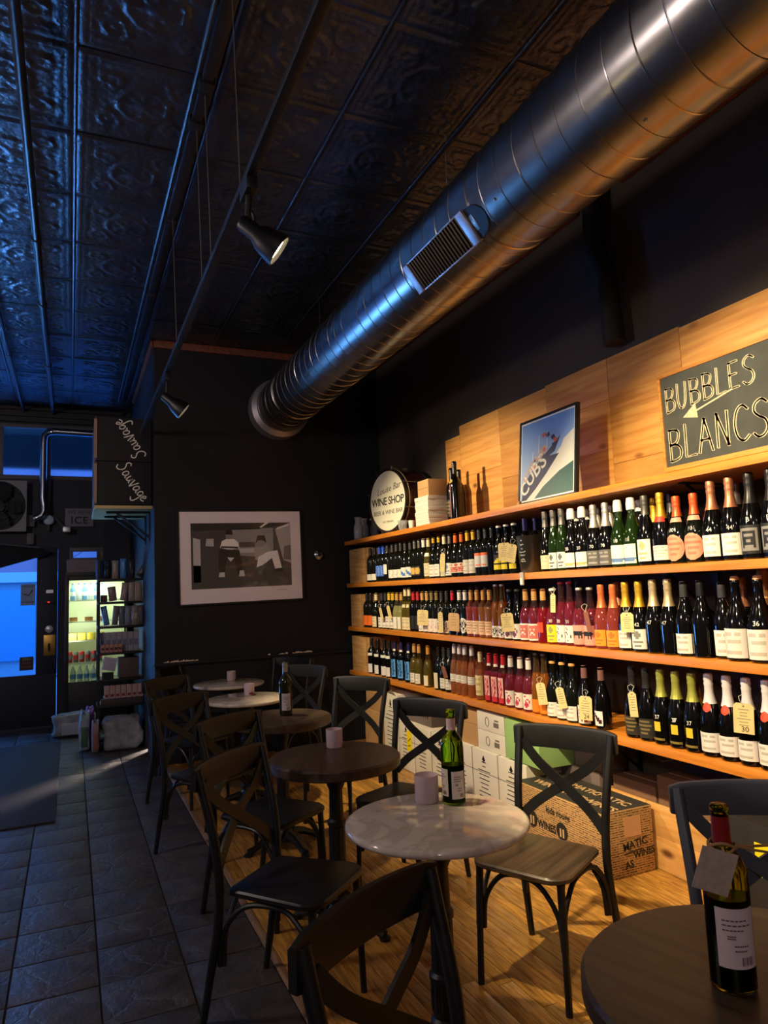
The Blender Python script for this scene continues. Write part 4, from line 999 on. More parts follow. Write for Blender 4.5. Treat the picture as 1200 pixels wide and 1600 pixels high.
PAT = {
 'plain': ['.'], 'text': ['..........', '..######..', '..........', '.########.', '..........', '..#####...', '..........', '...####...', '..........', '..........'],
 'lines': ['..........', '..##.###..', '..........', '..#####...', '..........', '..........', '..######..', '..........'],
 'emblem': ['..........', '....##....', '...####...', '...####...', '....##....', '..........', '..######..', '..........', '...####...', '..........'],
 'cow': ['............', '............', '............', '...........#', '..#########.', '.##########.', '..########..', '..#.#...#.#.', '..#.#...#.#.', '............', '............', '............', '............'],
 'band': ['##########', '##########']+['..........']*6+['..####....', '..........'],
 'low': ['..........']*6+['..........', '##########', '.########.', '..........'],
 'swoosh': ['..........', '.......##.', '.....####.', '...####...', '.#####....', '.###......', '..........'],
 'diamond': ['..........', '...#..#...', '..#.##.#..', '.##.#.##..', '..#..##...', '...##.....', '.#..#..##.', '..........'],
 'frame': ['..........', '.########.', '.########.', '.##.##.##.', '.########.', '.###..###.', '.##.##.##.', '.########.', '.########.', '..........'],
 'script': ['...##.....', '..#..#....', '..##.###..', '..#.##..#.', '..##..##..', '..#.###...', '.##.#.##..', '..#..##...', '..##.#....', '..........'],
 'scriptred': ['..........', '..#.##.#..', '..##..#...', '..#.##....', '.###..##..', '..#..#.#..', '..##..##..', '...##.#...', '##########', '##########'],
 'flower': ['..........', '.....##...', '..........', '...##.....', '..#..#....', '..#.##....', '...####...', '...####...', '....##....', '..........'],
 'faces': ['..........', '.##..##.##', '.##..##.##', '..........', '##########', '#.###.####', '##########', '.#.#.##.#.', '##########', '..........'],
 'mark': ['...........', '......#....', '.....#.....', '...........', '......##...', '.....#.....', '..#.....#..', '..#.....##.', '...........', '.....#.....', '...........'],
 'tri': ['#.........', '##........', '####......', '######....', '########..', '..........', '##########', '##########', '##########'],
 'seal': ['..........', '..######..', '.########.', '.########.', '.########.', '..######..', '..........'],
 'etched': ['..........', '.########.', '.#......#.', '.#.####.#.', '.#......#.', '.#..##..#.', '.#......#.', '.#.####.#.', '.########.', '..........'],  # engraved grey outlines of the black label
}
LAB = {}
def label_mesh(sh, z0, z1, half, pat, rnd=False, x=1.0):
    key = (sh, z0, z1, half, pat, rnd)
    if key in LAB: return LAB[key]
    P = PAT[pat]; nr = max(len(P), 6); nc = max(len(P[0]), 10)
    mb = MB(); n = nc+1
    vs = []; 
    for lay in (0, 1):
        for j in range(nr+1):
            for i in range(nc+1):
                v = 1-j/nr; u = i/nc*2-1
                hh = half
                if rnd: hh = half*math.sqrt(max(0.02, 1-(2*v-1)**2*.96))
                a = PI+math.radians(hh)*u*1.0
                z = z0+(z1-z0)*v
                r = (prof_r(sh, z)+(.0011 if lay == 0 else .0002))*S
                # u=-1 must be on the viewer's left (+Y side when facing -X)
                vs.append((r*math.cos(a), r*math.sin(a), z*S))
    fs, ms = [], []
    for j in range(nr):
        for i in range(nc):
            q = j*n+i
            r_ = P[j*len(P)//nr]; chx = r_[(nc-1-i)*len(r_)//nc]
            fs.append((q, q+n, q+n+1, q+1)); ms.append(1 if chx == '#' else 0)
    N1 = n*(nr+1)
    def ed(a, b): fs.append((a, b, b+N1, a+N1)); ms.append(0)
    for i in range(nc): ed(i, i+1); ed(nr*n+i, nr*n+i+1)
    for j in range(nr): ed(j*n, (j+1)*n); ed(j*n+nc, (j+1)*n+nc)
    mb.v = vs; mb.f = fs; mb.m = ms
    me = mb.mesh('paper_label', [mDark, mDark], 40)
    LAB[key] = me; return me
GLASS = {'dark': mat('dark_bottle_glass', (14, 17, 13), .06, spec=.6), 'black': mat('black_bottle_glass', (8, 8, 9), .07, spec=.6),
 'green': mat('green_bottle_glass', (44, 74, 26), .05, trans=.7), 'olive': mat('olive_bottle_glass', (136, 120, 44), .05, trans=.7),
 'rose': mat('rose_bottle_glass', (214, 96, 84), .04, trans=.75), 'pink': mat('pink_bottle_glass', (176, 60, 84), .04, trans=.75), 'peach': mat('peach_bottle_glass', (236, 156, 96), .04, trans=.8),
 'amber': mat('amber_bottle_glass', (226, 140, 50), .04, trans=.8), 'red': mat('red_bottle_glass', (170, 30, 44), .04, trans=.65), 'matte': mat('matte_bottle', (26, 26, 26), .5), 'pale': mat('pale_green_glass', (176, 172, 112), .05, trans=.5)}
NECK = {k: mat('neck_glass_'+k, c, .03, trans=.95, ior=1.3) for k, c in (('rose', (196, 150, 140)), ('pink', (170, 120, 126)), ('peach', (214, 176, 140)), ('amber', (214, 180, 130)), ('red', (150, 96, 96)), ('olive', (150, 144, 84)), ('pale', (190, 190, 150)))}
def cm(c, rough=.5): return mat('paper_%d_%d_%d' % c, c, rough)
def fm(c, metal=.0, rough=.35): return mat('foil_%d_%d_%d' % c, c, rough, metal)
def wrap_text(s, size, m, sh, z, ang=0.0, rot=0.0, name='painted_price'):
    me = text_mesh(s, size, m, name, depth=.0003)
    for v in me.vertices:
        r = (prof_r(sh, z)+.0016)*S
        x_, y_ = v.co.x*math.cos(rot)-v.co.y*math.sin(rot), v.co.x*math.sin(rot)+v.co.y*math.cos(rot)
        a = PI+math.radians(ang)+x_/r; zz = z*S+y_; r2 = (prof_r(sh, zz/S)+.0014)*S+v.co.z
        v.co = (r2*math.cos(a), r2*math.sin(a), zz)
    return me
USED = {}
SHELFNAME = {2: 'upper bottle shelf', 3: 'middle bottle shelf', 4: 'lowest bottle shelf', 1: 'display shelf'}
SZ = {1: Z1, 2: Z2, 3: Z3, 4: Z4}
bottle_rows = []
def bottles(shelf, desc, pxs, sh, glass, cap=None, label=None, neck=None, price=None, off=.075, hs=1.0, grp=None, yaw=None, hz=None):
    """desc singles out the kind; pxs are the measured columns of each bottle along the shelf."""
    z = SZ[shelf]; protos = None; res = []
    n = len(pxs)
    for k, px in enumerate(pxs):
        X = XS+off
        y = ysolve(px, X, z+.13*S)
        if n == 1: lab = '%s, %s' % (desc, SHELFNAME[shelf])
        else: lab = '%s, %s from crate end, %s' % (desc, ORD[k], SHELFNAME[shelf].replace(' bottle', ''))
        if len(lab.split()) > 16: lab = lab.replace(' from crate end', '')
        if protos is None:
            t = thing('wine_bottle', lab, 'bottle', (X, y, z+.0005), 0, '%s' % (grp or 'bottles on the '+SHELFNAME[shelf]))
            b = link('bottle_body', BODY[sh], t); objmat(b, GLASS[glass], NECK.get(glass, GLASS[glass]))
            if cap: c = link('foil_capsule' if cap[0] not in ('crown', 'cork') else ('crown_cap' if cap[0] == 'crown' else 'cork'), cap_mesh(sh, cap[0]), t); objmat(c, cap[1])
            for L_ in ([label] if label else [])+([neck] if neck else []):
                z0, z1, half, c0, pat, c1 = L_[:6]
                l = link('paper_label', label_mesh(sh, z0, z1, half, pat, len(L_) > 6), t); objmat(l, cm(c0), cm(c1))
            protos = t
        else:
            t = copy_tree(protos); t.location = (X, y, z+.0005); t['label'] = lab
        t.rotation_euler = (0, 0, (random.uniform(-.16, .2)+.18) if yaw is None else yaw)
        t.scale = (hs, hs, hz or hs)
        res.append(t); bottle_rows.append((shelf, off, y, t, SHAPES[sh][2][0]*S*hs))
        if price and k < len(price) and price[k]:
            link('painted_price', wrap_text(price[k], .026, mWhitePaint, sh, .135 if not label else min(.17, label[1]+.02), 4, .05), t)
    return res
W, CR, TN = (232, 228, 214), (226, 210, 164), (206, 164, 104)
BK, DG, GY = (24, 24, 26), (52, 52, 54), (112, 108, 104)
ink, gink = (30, 28, 30), (186, 180, 168)
fBK, fDG, fGY, fW, fSI, fGO, fCO, fOR, fYE, fRD, fBL, fNV, fTN, fCR = fm(BK), fm(DG), fm(GY, .6), fm((236, 232, 224)), fm((196, 190, 180), .7), fm((214, 166, 48), .6), fm((176, 116, 84), .5), fm((232, 106, 28)), fm((226, 178, 40)), fm((196, 40, 50)), fm((30, 80, 200)), fm((40, 40, 92)), fm((206, 156, 90)), fm((228, 214, 170))
# upper shelf
bottles(2, 'black-capped dark bottle with low white label', [579.6, 586.5], 'bordeaux', 'dark', ('foil', fBK), (.018, .07, 60, W, 'plain', ink))
bottles(2, 'blue-capped bottle with tall blue label', [593.7, 599.5], 'bordeaux', 'dark', ('foil', fBL), (.045, .135, 60, (52, 96, 196), 'script', (110, 150, 226)))
bottles(2, 'dark bottle with high narrow white label', [606], 'bordeaux', 'dark', ('foil', fDG), (.06, .14, 42, W, 'plain', ink))
bottles(2, 'grey-capped dark bottle with jagged white label', [613.7, 620.3, 627], 'bordeaux', 'dark', ('foil', fDG), (.025, .09, 60, W, 'mark', gink))
bottles(2, 'dark bottle with blue brushstroke on white label', [634, 642.5], 'burgundy', 'dark', ('foil', fDG), (.022, .10, 62, W, 'swoosh', (70, 120, 200)))
bottles(2, 'black-labelled dark bottle with gold medallion', [650.6, 658.3], 'bordeaux', 'dark', ('foil', fGY), (.03, .10, 55, (36, 34, 34), 'seal', (206, 168, 84)))
bottles(2, 'white-capped unlabelled dark bottle', [665.4], 'bordeaux', 'dark', ('foil', fW))
bottles(2, 'cream-capped pale green bottle with cream label', [672.8], 'burgundy', 'olive', ('foil', fCR), (.02, .115, 42, CR, 'lines', gink), (.165, .19, 40, W, 'plain', ink))
bottles(2, 'gold-topped dark bottle with white label', [679.5, 688], 'burgundy', 'dark', ('short', fGO), (.015, .10, 48, W, 'lines', gink))
bottles(2, 'cream-capped dark bottle with sage label', [697], 'bordeaux', 'dark', ('foil', fCR), (.012, .13, 45, (196, 194, 160), 'lines', gink))
bottles(2, 'grey-capped dark bottle with blue dotted white label', [704.5], 'burgundy', 'dark', ('foil', fGY), (.015, .10, 52, W, 'emblem', (120, 150, 180)))
bottles(2, 'orange-capped dark bottle with red patterned label', [713.6, 721.8], 'burgundy', 'dark', ('foil', fOR), (.03, .095, 60, (226, 206, 186), 'faces', (196, 88, 70)))
bottles(2, 'yellow-capped dark bottle with plain grey label', [731, 740], 'bordeaux', 'dark', ('foil', fYE), (.02, .11, 60, (206, 202, 192), 'lines', gink))
bottles(2, 'dark-capped bottle with orange-banded grey label', [748.8, 758], 'bordeaux', 'dark', ('foil', fDG), (.055, .145, 62, (200, 198, 194), 'band', (226, 104, 64)))
bottles(2, 'unlabelled black bottle before the yellow triangles', [767.5], 'bordeaux', 'black', ('foil', fBK))
bottles(2, 'white-topped dark bottle with yellow triangle label', [778.3, 790, 802.3], 'burgundy', 'dark', ('crown', fW), (.03, .12, 46, (20, 20, 20), 'tri', (240, 214, 40)))
bottles(2, 'grey-foiled sparkling bottle with cream label', [854], 'flute', 'black', ('fizz', fGY), (.015, .09, 58, CR, 'lines', gink), price=['24'])
bottles(2, 'sparkling bottle with black smudge on white label', [867.5, 880.6], 'flute', 'green', ('fizz', fGY), (.015, .10, 52, W, 'emblem', (90, 96, 90)))
bottles(2, 'white-hooded sparkling bottle with orange-footed label', [896, 912.5], 'champagne', 'black', ('fizzhood', fW), (.015, .09, 56, W, 'low', (226, 170, 110)), price=['20', '20'])
bottles(2, 'silver-foiled bottle with grey label and white number', [930, 947], 'champagne', 'black', ('fizzlong', fSI), (.015, .09, 58, (96, 94, 90), 'lines', (150, 148, 142)), price=['70', '76'])
bottles(2, 'white-hooded bottle with blue and white label', [967, 988.7], 'champagne', 'green', ('fizzhood', fW), (.015, .105, 52, W, 'low', (96, 130, 176)), price=['18', '18'])
bottles(2, 'grey-foiled bottle with tan hill on white label', [1010.4], 'champagne', 'black', ('fizz', fm((90, 88, 84), .5)), (.02, .12, 50, W, 'emblem', (206, 176, 120)))
bottles(2, 'gold-foiled champagne with red collar and wide label', [1036.4], 'champagne', 'black', ('fizzlong', fGO), (.02, .085, 64, (226, 222, 206), 'text', gink), (.19, .215, 60, (190, 52, 30), 'plain', ink))
bottles(2, 'squat bottle with round salmon label', [1062.4, 1089.5], 'squat', 'dark', ('fizz', fm((222, 88, 40), .3)), (.012, .125, 62, (236, 150, 118), 'text', (206, 116, 88), 1), (.18, .20, 70, (236, 160, 130), 'plain', ink), price=['101', '101'])
bottles(2, 'copper-foiled champagne with white label', [1116.6, 1145.8], 'champagne', 'black', ('fizzlong', fCO), (.02, .105, 52, W, 'lines', gink), hs=1.03, price=['44', '44'])
bottles(2, 'all-black champagne with engraved grey label', [1175, 1200], 'champagne', 'black', ('fizzlong', fm((34, 34, 36), .4)), (.02, .125, 54, (28, 28, 29), 'etched', (130, 128, 124)), hs=1.05, price=['B', ''])
bottles(2, 'white-hooded sparkling bottle in the back row', [903, 919, 1002.8], 'champagne', 'black', ('fizzhood', fW), off=.2)
bottles(2, 'silver-foiled sparkling bottle in the back row', [937, 957], 'champagne', 'black', ('fizzlong', fSI), off=.2)
bottles(2, 'gold-foiled bottle in the back row', [1025], 'champagne', 'black', ('fizzlong', fGO), off=.2)
bottles(2, 'black-foiled bottle in the back row', [1052], 'champagne', 'black', ('fizz', fDG), off=.2, hs=1.04)
bottles(2, 'grey-foiled bottle behind the copper foils', [1155], 'champagne', 'black', ('fizz', fGY), off=.2)
# middle shelf
bottles(3, 'black-capped dark bottle with orange label', [574.3, 580.2], 'bordeaux', 'dark', ('foil', fBK), (.02, .105, 60, (236, 110, 32), 'plain', ink))
bottles(3, 'cream-capped dark bottle with cream label', [588.5], 'burgundy', 'dark', ('foil', fCR), (.012, .10, 58, CR, 'lines', gink))
bottles(3, 'black-capped dark bottle with short white label', [598.5, 605], 'bordeaux', 'dark', ('foil', fDG), (.012, .095, 55, W, 'lines', gink))
bottles(3, 'yellow-capped dark bottle with wide white label', [610.8, 617], 'bordeaux', 'dark', ('foil', fYE), (.012, .105, 60, W, 'lines', gink))
bottles(3, 'tan-capped pale bottle with narrow label', [623, 628.6], 'burgundy', 'pale', ('foil', fTN), (.012, .105, 40, W, 'plain', ink))
bottles(3, 'tall cream-capped bottle with two cream labels', [632.8, 639.3], 'flute', 'olive', ('foil', fCR), (.01, .105, 60, CR, 'lines', gink), (.18, .205, 45, CR, 'plain', ink))
bottles(3, 'red-capped bottle with black label', [645.8, 652.8], 'bordeaux', 'black', ('foil', fRD), (.02, .12, 58, (28, 28, 30), 'plain', ink))
bottles(3, 'tan-capped dark bottle with white label', [660.4, 668.3], 'bordeaux', 'dark', ('foil', fTN), (.01, .095, 60, W, 'lines', gink))
bottles(3, 'striped pale-capped bottle with rosy white label', [674.4, 682.4], 'bordeaux', 'dark', ('foil', fm((150, 132, 84), .3)), (.01, .105, 60, (232, 220, 210), 'mark', (214, 150, 130)))
bottles(3, 'green-dark bottle with tall brown figure label', [691.3, 699.5], 'bordeaux', 'dark', ('foil', fDG), (.01, .095, 62, (226, 212, 180), 'script', (120, 84, 66)))
bottles(3, 'red-capped dark bottle behind a long kraft tag', [708.5], 'bordeaux', 'black', ('foil', fRD))
bottles(3, 'white-capped dark bottle with diamond label', [719.5, 730], 'bordeaux', 'dark', ('foil', fW), (.02, .12, 62, W, 'diamond', ink, 1))
bottles(3, 'tan-capped pink bottle with peach label', [740.5, 748.5], 'bordeaux', 'rose', ('foil', fTN), (.02, .105, 60, (238, 206, 172), 'text', (180, 150, 120)))
bottles(3, 'tan-capped orange bottle with peach label', [757, 765], 'bordeaux', 'peach', ('foil', fTN), (.02, .105, 60, (240, 196, 156), 'text', (190, 150, 110)))
bottles(3, 'clear bottle of orange wine with jagged low label', [773.5, 785.5], 'flute', 'amber', ('crown', fSI), (.012, .08, 60, W, 'diamond', (60, 54, 50)))
bottles(3, 'dark bottle with purple splash on white label', [798, 810.3], 'burgundy', 'black', ('crown', fDG), (.012, .10, 56, W, 'flower', (120, 60, 96)))
bottles(3, 'tan-capped dark pink bottle with red picture label', [821.5, 835.6], 'burgundy', 'pink', ('foil', fTN), (.012, .105, 56, W, 'frame', (206, 110, 96)))
bottles(3, 'tan-capped red bottle with orange spot', [850.5], 'burgundy', 'red', ('foil', fTN), (.06, .115, 28, (236, 70, 36), 'plain', ink))
bottles(3, 'pink bottle with bright yellow label', [867.5], 'burgundy', 'pink', ('crown', fW), (.012, .105, 50, (240, 212, 30), 'emblem', (150, 146, 90)), price=['30'])
bottles(3, 'red-topped clear bottle with marked white label', [883, 896.3], 'flute', 'pink', ('crown', fRD), (.015, .105, 56, (232, 224, 212), 'mark', ink), price=['30', '30'])
bottles(3, 'pink bottle with black cow on pink label', [909.5, 927], 'burgundy', 'pink', ('crown', fSI), (.012, .11, 60, (236, 148, 128), 'cow', ink))
bottles(3, 'orange-foiled rosé with orange label', [946.5, 961.8], 'champagne', 'rose', ('fizzlong', fm((206, 112, 62), .3)), (.015, .095, 54, (238, 150, 40), 'emblem', (196, 110, 30)), hs=.97)
bottles(3, 'gold-foiled bottle with white label behind a tag', [982.3], 'champagne', 'black', ('fizzlong', fGO), (.015, .095, 50, W, 'lines', gink))
bottles(3, 'gold-foiled bottle with grey lettered white label', [1006], 'champagne', 'black', ('fizzlong', fGO), (.015, .105, 56, (226, 226, 216), 'emblem', (130, 130, 120)), price=['42'])
bottles(3, 'pale-gold-foiled bottle without label', [1029, 1052], 'champagne', 'black', ('fizzlong', fm((206, 184, 140), .6)), price=['47', '47'], hs=1.02)
bottles(3, 'grey-capped dark bottle with small lettered label', [1075], 'burgundy', 'black', ('foil', fDG), (.012, .09, 58, W, 'lines', gink), hs=1.06)
bottles(3, 'dark sloping bottle turned sideways', [1096], 'burgundy', 'black', ('foil', fBK), hs=1.08)
bottles(3, 'dark bottle half behind a cork-topped one', [1116.5], 'burgundy', 'black', ('foil', fDG), (.012, .11, 50, W, 'lines', gink), hs=1.04, off=.105)
bottles(3, 'cork-topped broad bottle with large white label', [1133, 1168.5], 'squat', 'black', ('cork', mat('cork', (206, 152, 112), .8)), (.012, .115, 62, (226, 216, 208), 'lines', gink), hs=1.1, price=['', '36'])
bottles(3, 'brown-capped dark bottle in the back row', [643, 650, 657.5, 665.5, 674], 'flute', 'dark', ('foil', fm((70, 56, 52))), off=.2, hs=1.02)
bottles(3, 'plum-capped rosé in the back row', [738, 748, 761], 'flute', 'rose', ('foil', fm((104, 84, 100))), off=.2)
bottles(3, 'copper-foiled bottle in the back row', [968, 1172], 'champagne', 'black', ('fizzlong', fCO), off=.2)
bottles(3, 'clear-necked bottle in the back row', [880, 893, 906], 'flute', 'pink', ('crown', fDG), off=.2)
bottles(3, 'big black bottle with gold collar in the back row', [1190], 'squat', 'black', ('fizzlong', fm((150, 110, 60), .6)), (.20, .225, 60, (220, 190, 110), 'plain', ink), off=.2, hs=1.2)
# lowest shelf
bottles(4, 'black-capped bottle with white neck disc and white label', [581.5, 591.5, 602, 609.5], 'bordeaux', 'black', ('foil', fBK), (.012, .085, 56, (226, 224, 222), 'plain', ink), (.155, .178, 60, W, 'seal', (236, 236, 230)))
bottles(4, 'navy-capped bottle with light blue lettered label', [618, 628, 639.8], 'bordeaux', 'black', ('foil', fNV), (.02, .16, 55, (96, 164, 226), 'script', (30, 70, 130)), (.225, .24, 70, W, 'plain', ink))
bottles(4, 'tan-capped olive bottle with low white label', [648.5, 656], 'burgundy', 'olive', ('foil', fTN), (.012, .085, 42, W, 'lines', gink))
bottles(4, 'tan-capped amber olive bottle with half white label', [670], 'burgundy', 'olive', ('foil', fm((210, 150, 60))), (.012, .085, 32, (236, 226, 190), 'plain', ink))
bottles(4, 'dark bottle with narrow cream label', [686.5], 'burgundy', 'dark', ('foil', fBK), (.012, .12, 36, (226, 214, 176), 'plain', ink))
bottles(4, 'dark bottle with square white label and dark cap', [695.5, 703.2], 'bordeaux', 'dark', ('foil', fDG), (.02, .09, 46, W, 'lines', gink))
bottles(4, 'white-capped pale orange rosé with band label', [712.3, 719, 728, 739], 'flute', 'peach', ('foil', fm((226, 220, 226))), (.085, .135, 62, W, 'lines', gink))
bottles(4, 'orange bottle with big cream label', [752], 'bordeaux', 'peach', ('foil', fCR), (.03, .155, 60, (226, 208, 152), 'lines', (190, 170, 110)))
bottles(4, 'red-capped red bottle with pink scroll label', [766.4, 777, 788], 'bordeaux', 'red', ('foil', fRD), (.015, .165, 40, (238, 190, 180), 'scriptred', (206, 52, 66)), (.225, .24, 70, W, 'plain', ink))
bottles(4, 'white-capped pink bottle with flower label', [799.5, 815.5, 828.5], 'burgundy', 'pink', ('foil', fW), (.015, .10, 54, W, 'flower', (196, 60, 90)))
bottles(4, 'clear orange bottle with orange label', [842.7, 851.3], 'flute', 'amber', ('crown', fGY), (.012, .08, 60, (240, 130, 30), 'plain', ink))
bottles(4, 'dark bottle with pale top and wide white label', [865, 879.5, 893], 'burgundy', 'dark', ('crown', fTN), (.012, .085, 62, (228, 226, 214), 'lines', gink))
bottles(4, 'brown-capped bottle behind the tag marked 24', [915], 'burgundy', 'black', ('foil', fm((120, 84, 78))), (.012, .1, 60, W, 'script', (150, 60, 70)))
bottles(4, 'brown-capped sloping bottle with white branch label', [941.5], 'burgundy', 'black', ('foil', fm((120, 84, 78))), (.02, .09, 40, (236, 226, 220), 'swoosh', (60, 30, 34)))
bottles(4, 'dark bottle with charcoal textured label', [994, 1017], 'champagne', 'black', ('fizz', fm((44, 40, 40), .3)), (.015, .10, 60, (46, 44, 40), 'text', (120, 106, 64)))
bottles(4, 'lime-foiled black bottle with small yellow square', [1037.5, 1059.5, 1085.5], 'champagne', 'black', ('fizzlong', fm((176, 178, 82), .5)), (.06, .10, 20, (226, 190, 50), 'plain', ink), (.02, .03, 40, (110, 96, 40), 'text', (150, 130, 60)), price=['37', '3', '37'])
bottles(4, 'white-foiled champagne with red seal', [1110, 1138.5, 1168, 1198], 'champagne', 'black', ('fizzlong', fm((226, 222, 224), .2)), (.02, .095, 62, (230, 222, 216), 'lines', gink), (.175, .212, 32, (226, 70, 40), 'plain', ink, 1), hs=1.02)
bottles(4, 'olive-dark bottle in the back row', [1090], 'flute', 'olive', ('foil', fm((90, 84, 50))), off=.2)
bottles(4, 'plum-capped bottle in the back row', [818, 831], 'flute', 'pink', ('foil', fm((104, 84, 92))), off=.2)
bottles(4, 'dark-capped bottle in the back row', [858, 872, 888], 'flute', 'dark', ('foil', fBK), off=.2)
bottles(4, 'grey-capped clear bottle in the back row', [750, 757, 775], 'flute', 'peach', ('crown', fGY), off=.2, hs=1.03)
# display shelf bottles
bottles(1, 'tall black magnum beside the card stack', [707.5], 'bordeaux', 'black', ('foil', fBK), (.04, .13, 50, (34, 32, 30), 'text', (110, 96, 60)), off=.27, hs=1.15, hz=1.42)
bottles(1, 'black magnum with gold medal and pink ribbon', [712.5], 'bordeaux', 'black', ('foil', fBK), (.19, .212, 30, (170, 150, 60), 'plain', ink, 1), (.02, .185, 4, (196, 130, 150), 'plain', ink), off=.17, hs=1.15, hz=1.45)
bottles(1, 'black bottle with silver label against the planks', [719], 'bordeaux', 'black', ('foil', fBK), (.11, .16, 60, (150, 150, 156), 'lines', gink), off=.25, hs=1.12, hz=1.3)
# keep the glass of neighbours in one row from touching
for sh_ in (1, 2, 3, 4):
    for rowsel in (lambda o: o < .16, lambda o: o >= .16):
        R_ = sorted([b for b in bottle_rows if b[0] == sh_ and rowsel(b[1])], key=lambda b: b[2])
        ys = [b[2] for b in R_]
        for _ in range(60):
            for i in range(len(R_)-1):
                dx = R_[i+1][1]-R_[i][1]; need = math.sqrt(max(0, (R_[i][4]+R_[i+1][4]+.001)**2-dx*dx)); gap = ys[i+1]-ys[i]
                if gap < need: ys[i] -= (need-gap)/2; ys[i+1] += (need-gap)/2
        for b, y in zip(R_, ys): b[3].location.y = y

# ------------------------------------------------------------------ crates at the shelf ends, ice bucket, hang tags
for z, lab, h_, m_ in ((Z2, 'plain wooden crate at the partition end of the upper bottle shelf', .335, mCrate), (Z3, 'grained wooden crate at the partition end of the middle bottle shelf', .315, mCrate), (Z4, 'wooden crate at the partition end of the lowest bottle shelf', .335, mCrate)):
    yA, yB = YP-.1, max(b[2]+b[4] for b in bottle_rows if SZ[b[0]] == z and b[1] < .3)+.004
    t = thing('end_crate', lab, 'crate', (XS+.03, (yA+yB)/2, z+.001), 0, 'crates at the shelf ends')
    L_ = (yA-yB)/2
    MB().box(0, .014, -L_, L_, 0, h_).build('front_board', m_, t, 40, .002)
    MB().box(.0145, .36, -L_, -L_+.012, 0, h_).build('side_board', m_, t, 40, .002)
    MB().box(.0145, .36, L_-.012, L_, 0, h_).build('side_board', m_, t, 40, .002)
    MB().box(.0145, .36, -L_+.0125, L_-.0125, 0, .012).build('bottom_board', m_, t)
byy = ysolve(829, XS+.10, Z2+.1)
t = thing('ice_bucket', 'grey metal ice bucket of bottles on the upper bottle shelf', 'bucket', (XS+.105, byy, Z2+.001))
MB().lathe([(.066, 0), (.070, .006), (.088, .225), (.091, .23), (.086, .232), (.067, .012), (0, .012)], 28, cap1=False).build('bucket_body', mat('pewter', (96, 92, 86), .32, .85), t)
mb = MB(); rr = random.Random(5)
for j, zz in enumerate((.20, .175, .15, .13, .11, .085, .07)):
    wd = (.012, .03, .012, .05, .04, .03, .04)[j]
    for k in range(5):
        u = -wd/2+wd*(k+.5)/5; r = .072+.0175*zz/.225+.0012; a = PI+u/r+.25
        mb.cbox((r*math.cos(a), r*math.sin(a), zz+rr.uniform(-.003, .003)), (.001, wd/5*.6, .005), 0, None)
mb.build('bucket_print', mWhitePaint, t)
for k, (dx, dy) in enumerate(((.0, .042), (.02, -.03), (-.04, .0))):
    b = thing('wine_bottle', 'dark violet-capped bottle standing in the ice bucket, %s from the crate end' % ORD[k], 'bottle', (XS+.105+dx, byy+dy*.9, Z2+.016), 0, 'bottles in the ice bucket')
    bb_ = link('bottle_body', MB().lathe([(r*.6*S, z*S) for r, z in SHAPES['bordeaux']], 14).mesh('slim_body', GLASS['black'], 50), b)
    c = link('foil_capsule', MB().lathe([(.0105*S, .23*S), (.0105*S, .302*S), (0, .302*S)], 14, cap1=False).mesh('slim_cap', fm((58, 54, 110), .4), 50), b)

def hang_tag(px, y0, y1, X, lab, wd=.052, rot=0.0, yaw=0.0, txt=None, m=mTagPaper, lines=6, nm='hang_tag'):
    p0, p1 = at(px, y0, 'x', X), at(px, y1, 'x', X); h_ = p0[2]-p1[2]; c = (p0+p1)/2
    t = thing(nm, lab, 'tag', tuple(c), 0, 'paper tags hung on bottle necks')
    t.rotation_euler = (rot, 0, yaw+.45); wd *= 1.2
    pl_ = [(-wd/2, -h_/2), (wd/2, -h_/2), (wd/2, h_/2-.012), (wd/2-.012, h_/2), (-wd/2+.012, h_/2), (-wd/2, h_/2-.012)]
    MB().prism(pl_, -.0006, .0006, 'x').build('paper_tag', m, t, 0)
    MB().lathe([(.004, -.0009), (.004, .0009)], 10, M=Matrix.Translation((0, 0, h_/2-.012)) @ Matrix.Rotation(PI/2, 4, 'Y')).build('eyelet', mKraftDk, t)
    MB().tube([(0, 0, h_/2-.012), (-.008, .012, h_/2+.012), (.004, .018, h_/2+.026), (.016, .004, h_/2+.034), (.012, -.012, h_/2+.024), (.0, -.006, h_/2+.008), (0, 0, h_/2-.012)], .0011, 5).build('string', mString, t)
    if lines:
        mb = MB(); r = random.Random(int(px))
        for k in range(lines):
            w_ = wd*r.uniform(.35, .75); zz = h_/2-.026-k*(h_*.62)/lines
            mb.box(-.0009, -.0006, -w_/2, w_/2, zz-.0012, zz+.0012)
        o = mb.build('written_lines', mGreyInk, t, 0); o['kind'] = 'stuff'
    if txt:
        o = link('written_price', text_mesh(txt, h_*.25, mInk, 'written_price', depth=.0002), t)
        o.matrix_basis = frame((-.0009, -.004, -h_/2+h_*.14), *FACE_L)
    return t
XT = XS+.010
hang_tag(691.5, 864, 893, XT, 'narrow cream tag by the cream-capped bottles, upper shelf', .035, .1)
hang_tag(788, 848, 876, XT, 'cream tag on the first yellow triangle bottles, upper shelf', .075)
hang_tag(798.5, 850, 879, XT-.012, 'tilted cream tag overlapping another before the yellow triangles', .06, .22)
hang_tag(595.5, 949, 968, XT, 'thin slanted tag beside the cream-capped bottle, middle shelf', .025, -.25)
hang_tag(608, 946, 967, XT, 'thin slanted tag before the yellow-capped bottles, middle shelf', .03, -.25)
hang_tag(660.5, 953, 977, XT, 'broad cream tag over the tan-capped bottles, middle shelf', .09, .05)
hang_tag(688.5, 956, 988, XT, 'long narrow tag beside the brown figure labels, middle shelf', .035)
hang_tag(709, 958, 986, XT, 'plain kraft tag covering the red-capped dark bottle, middle shelf', .08, .06, 0, None, mat('kraft_tag', (206, 168, 120), .8), 4)
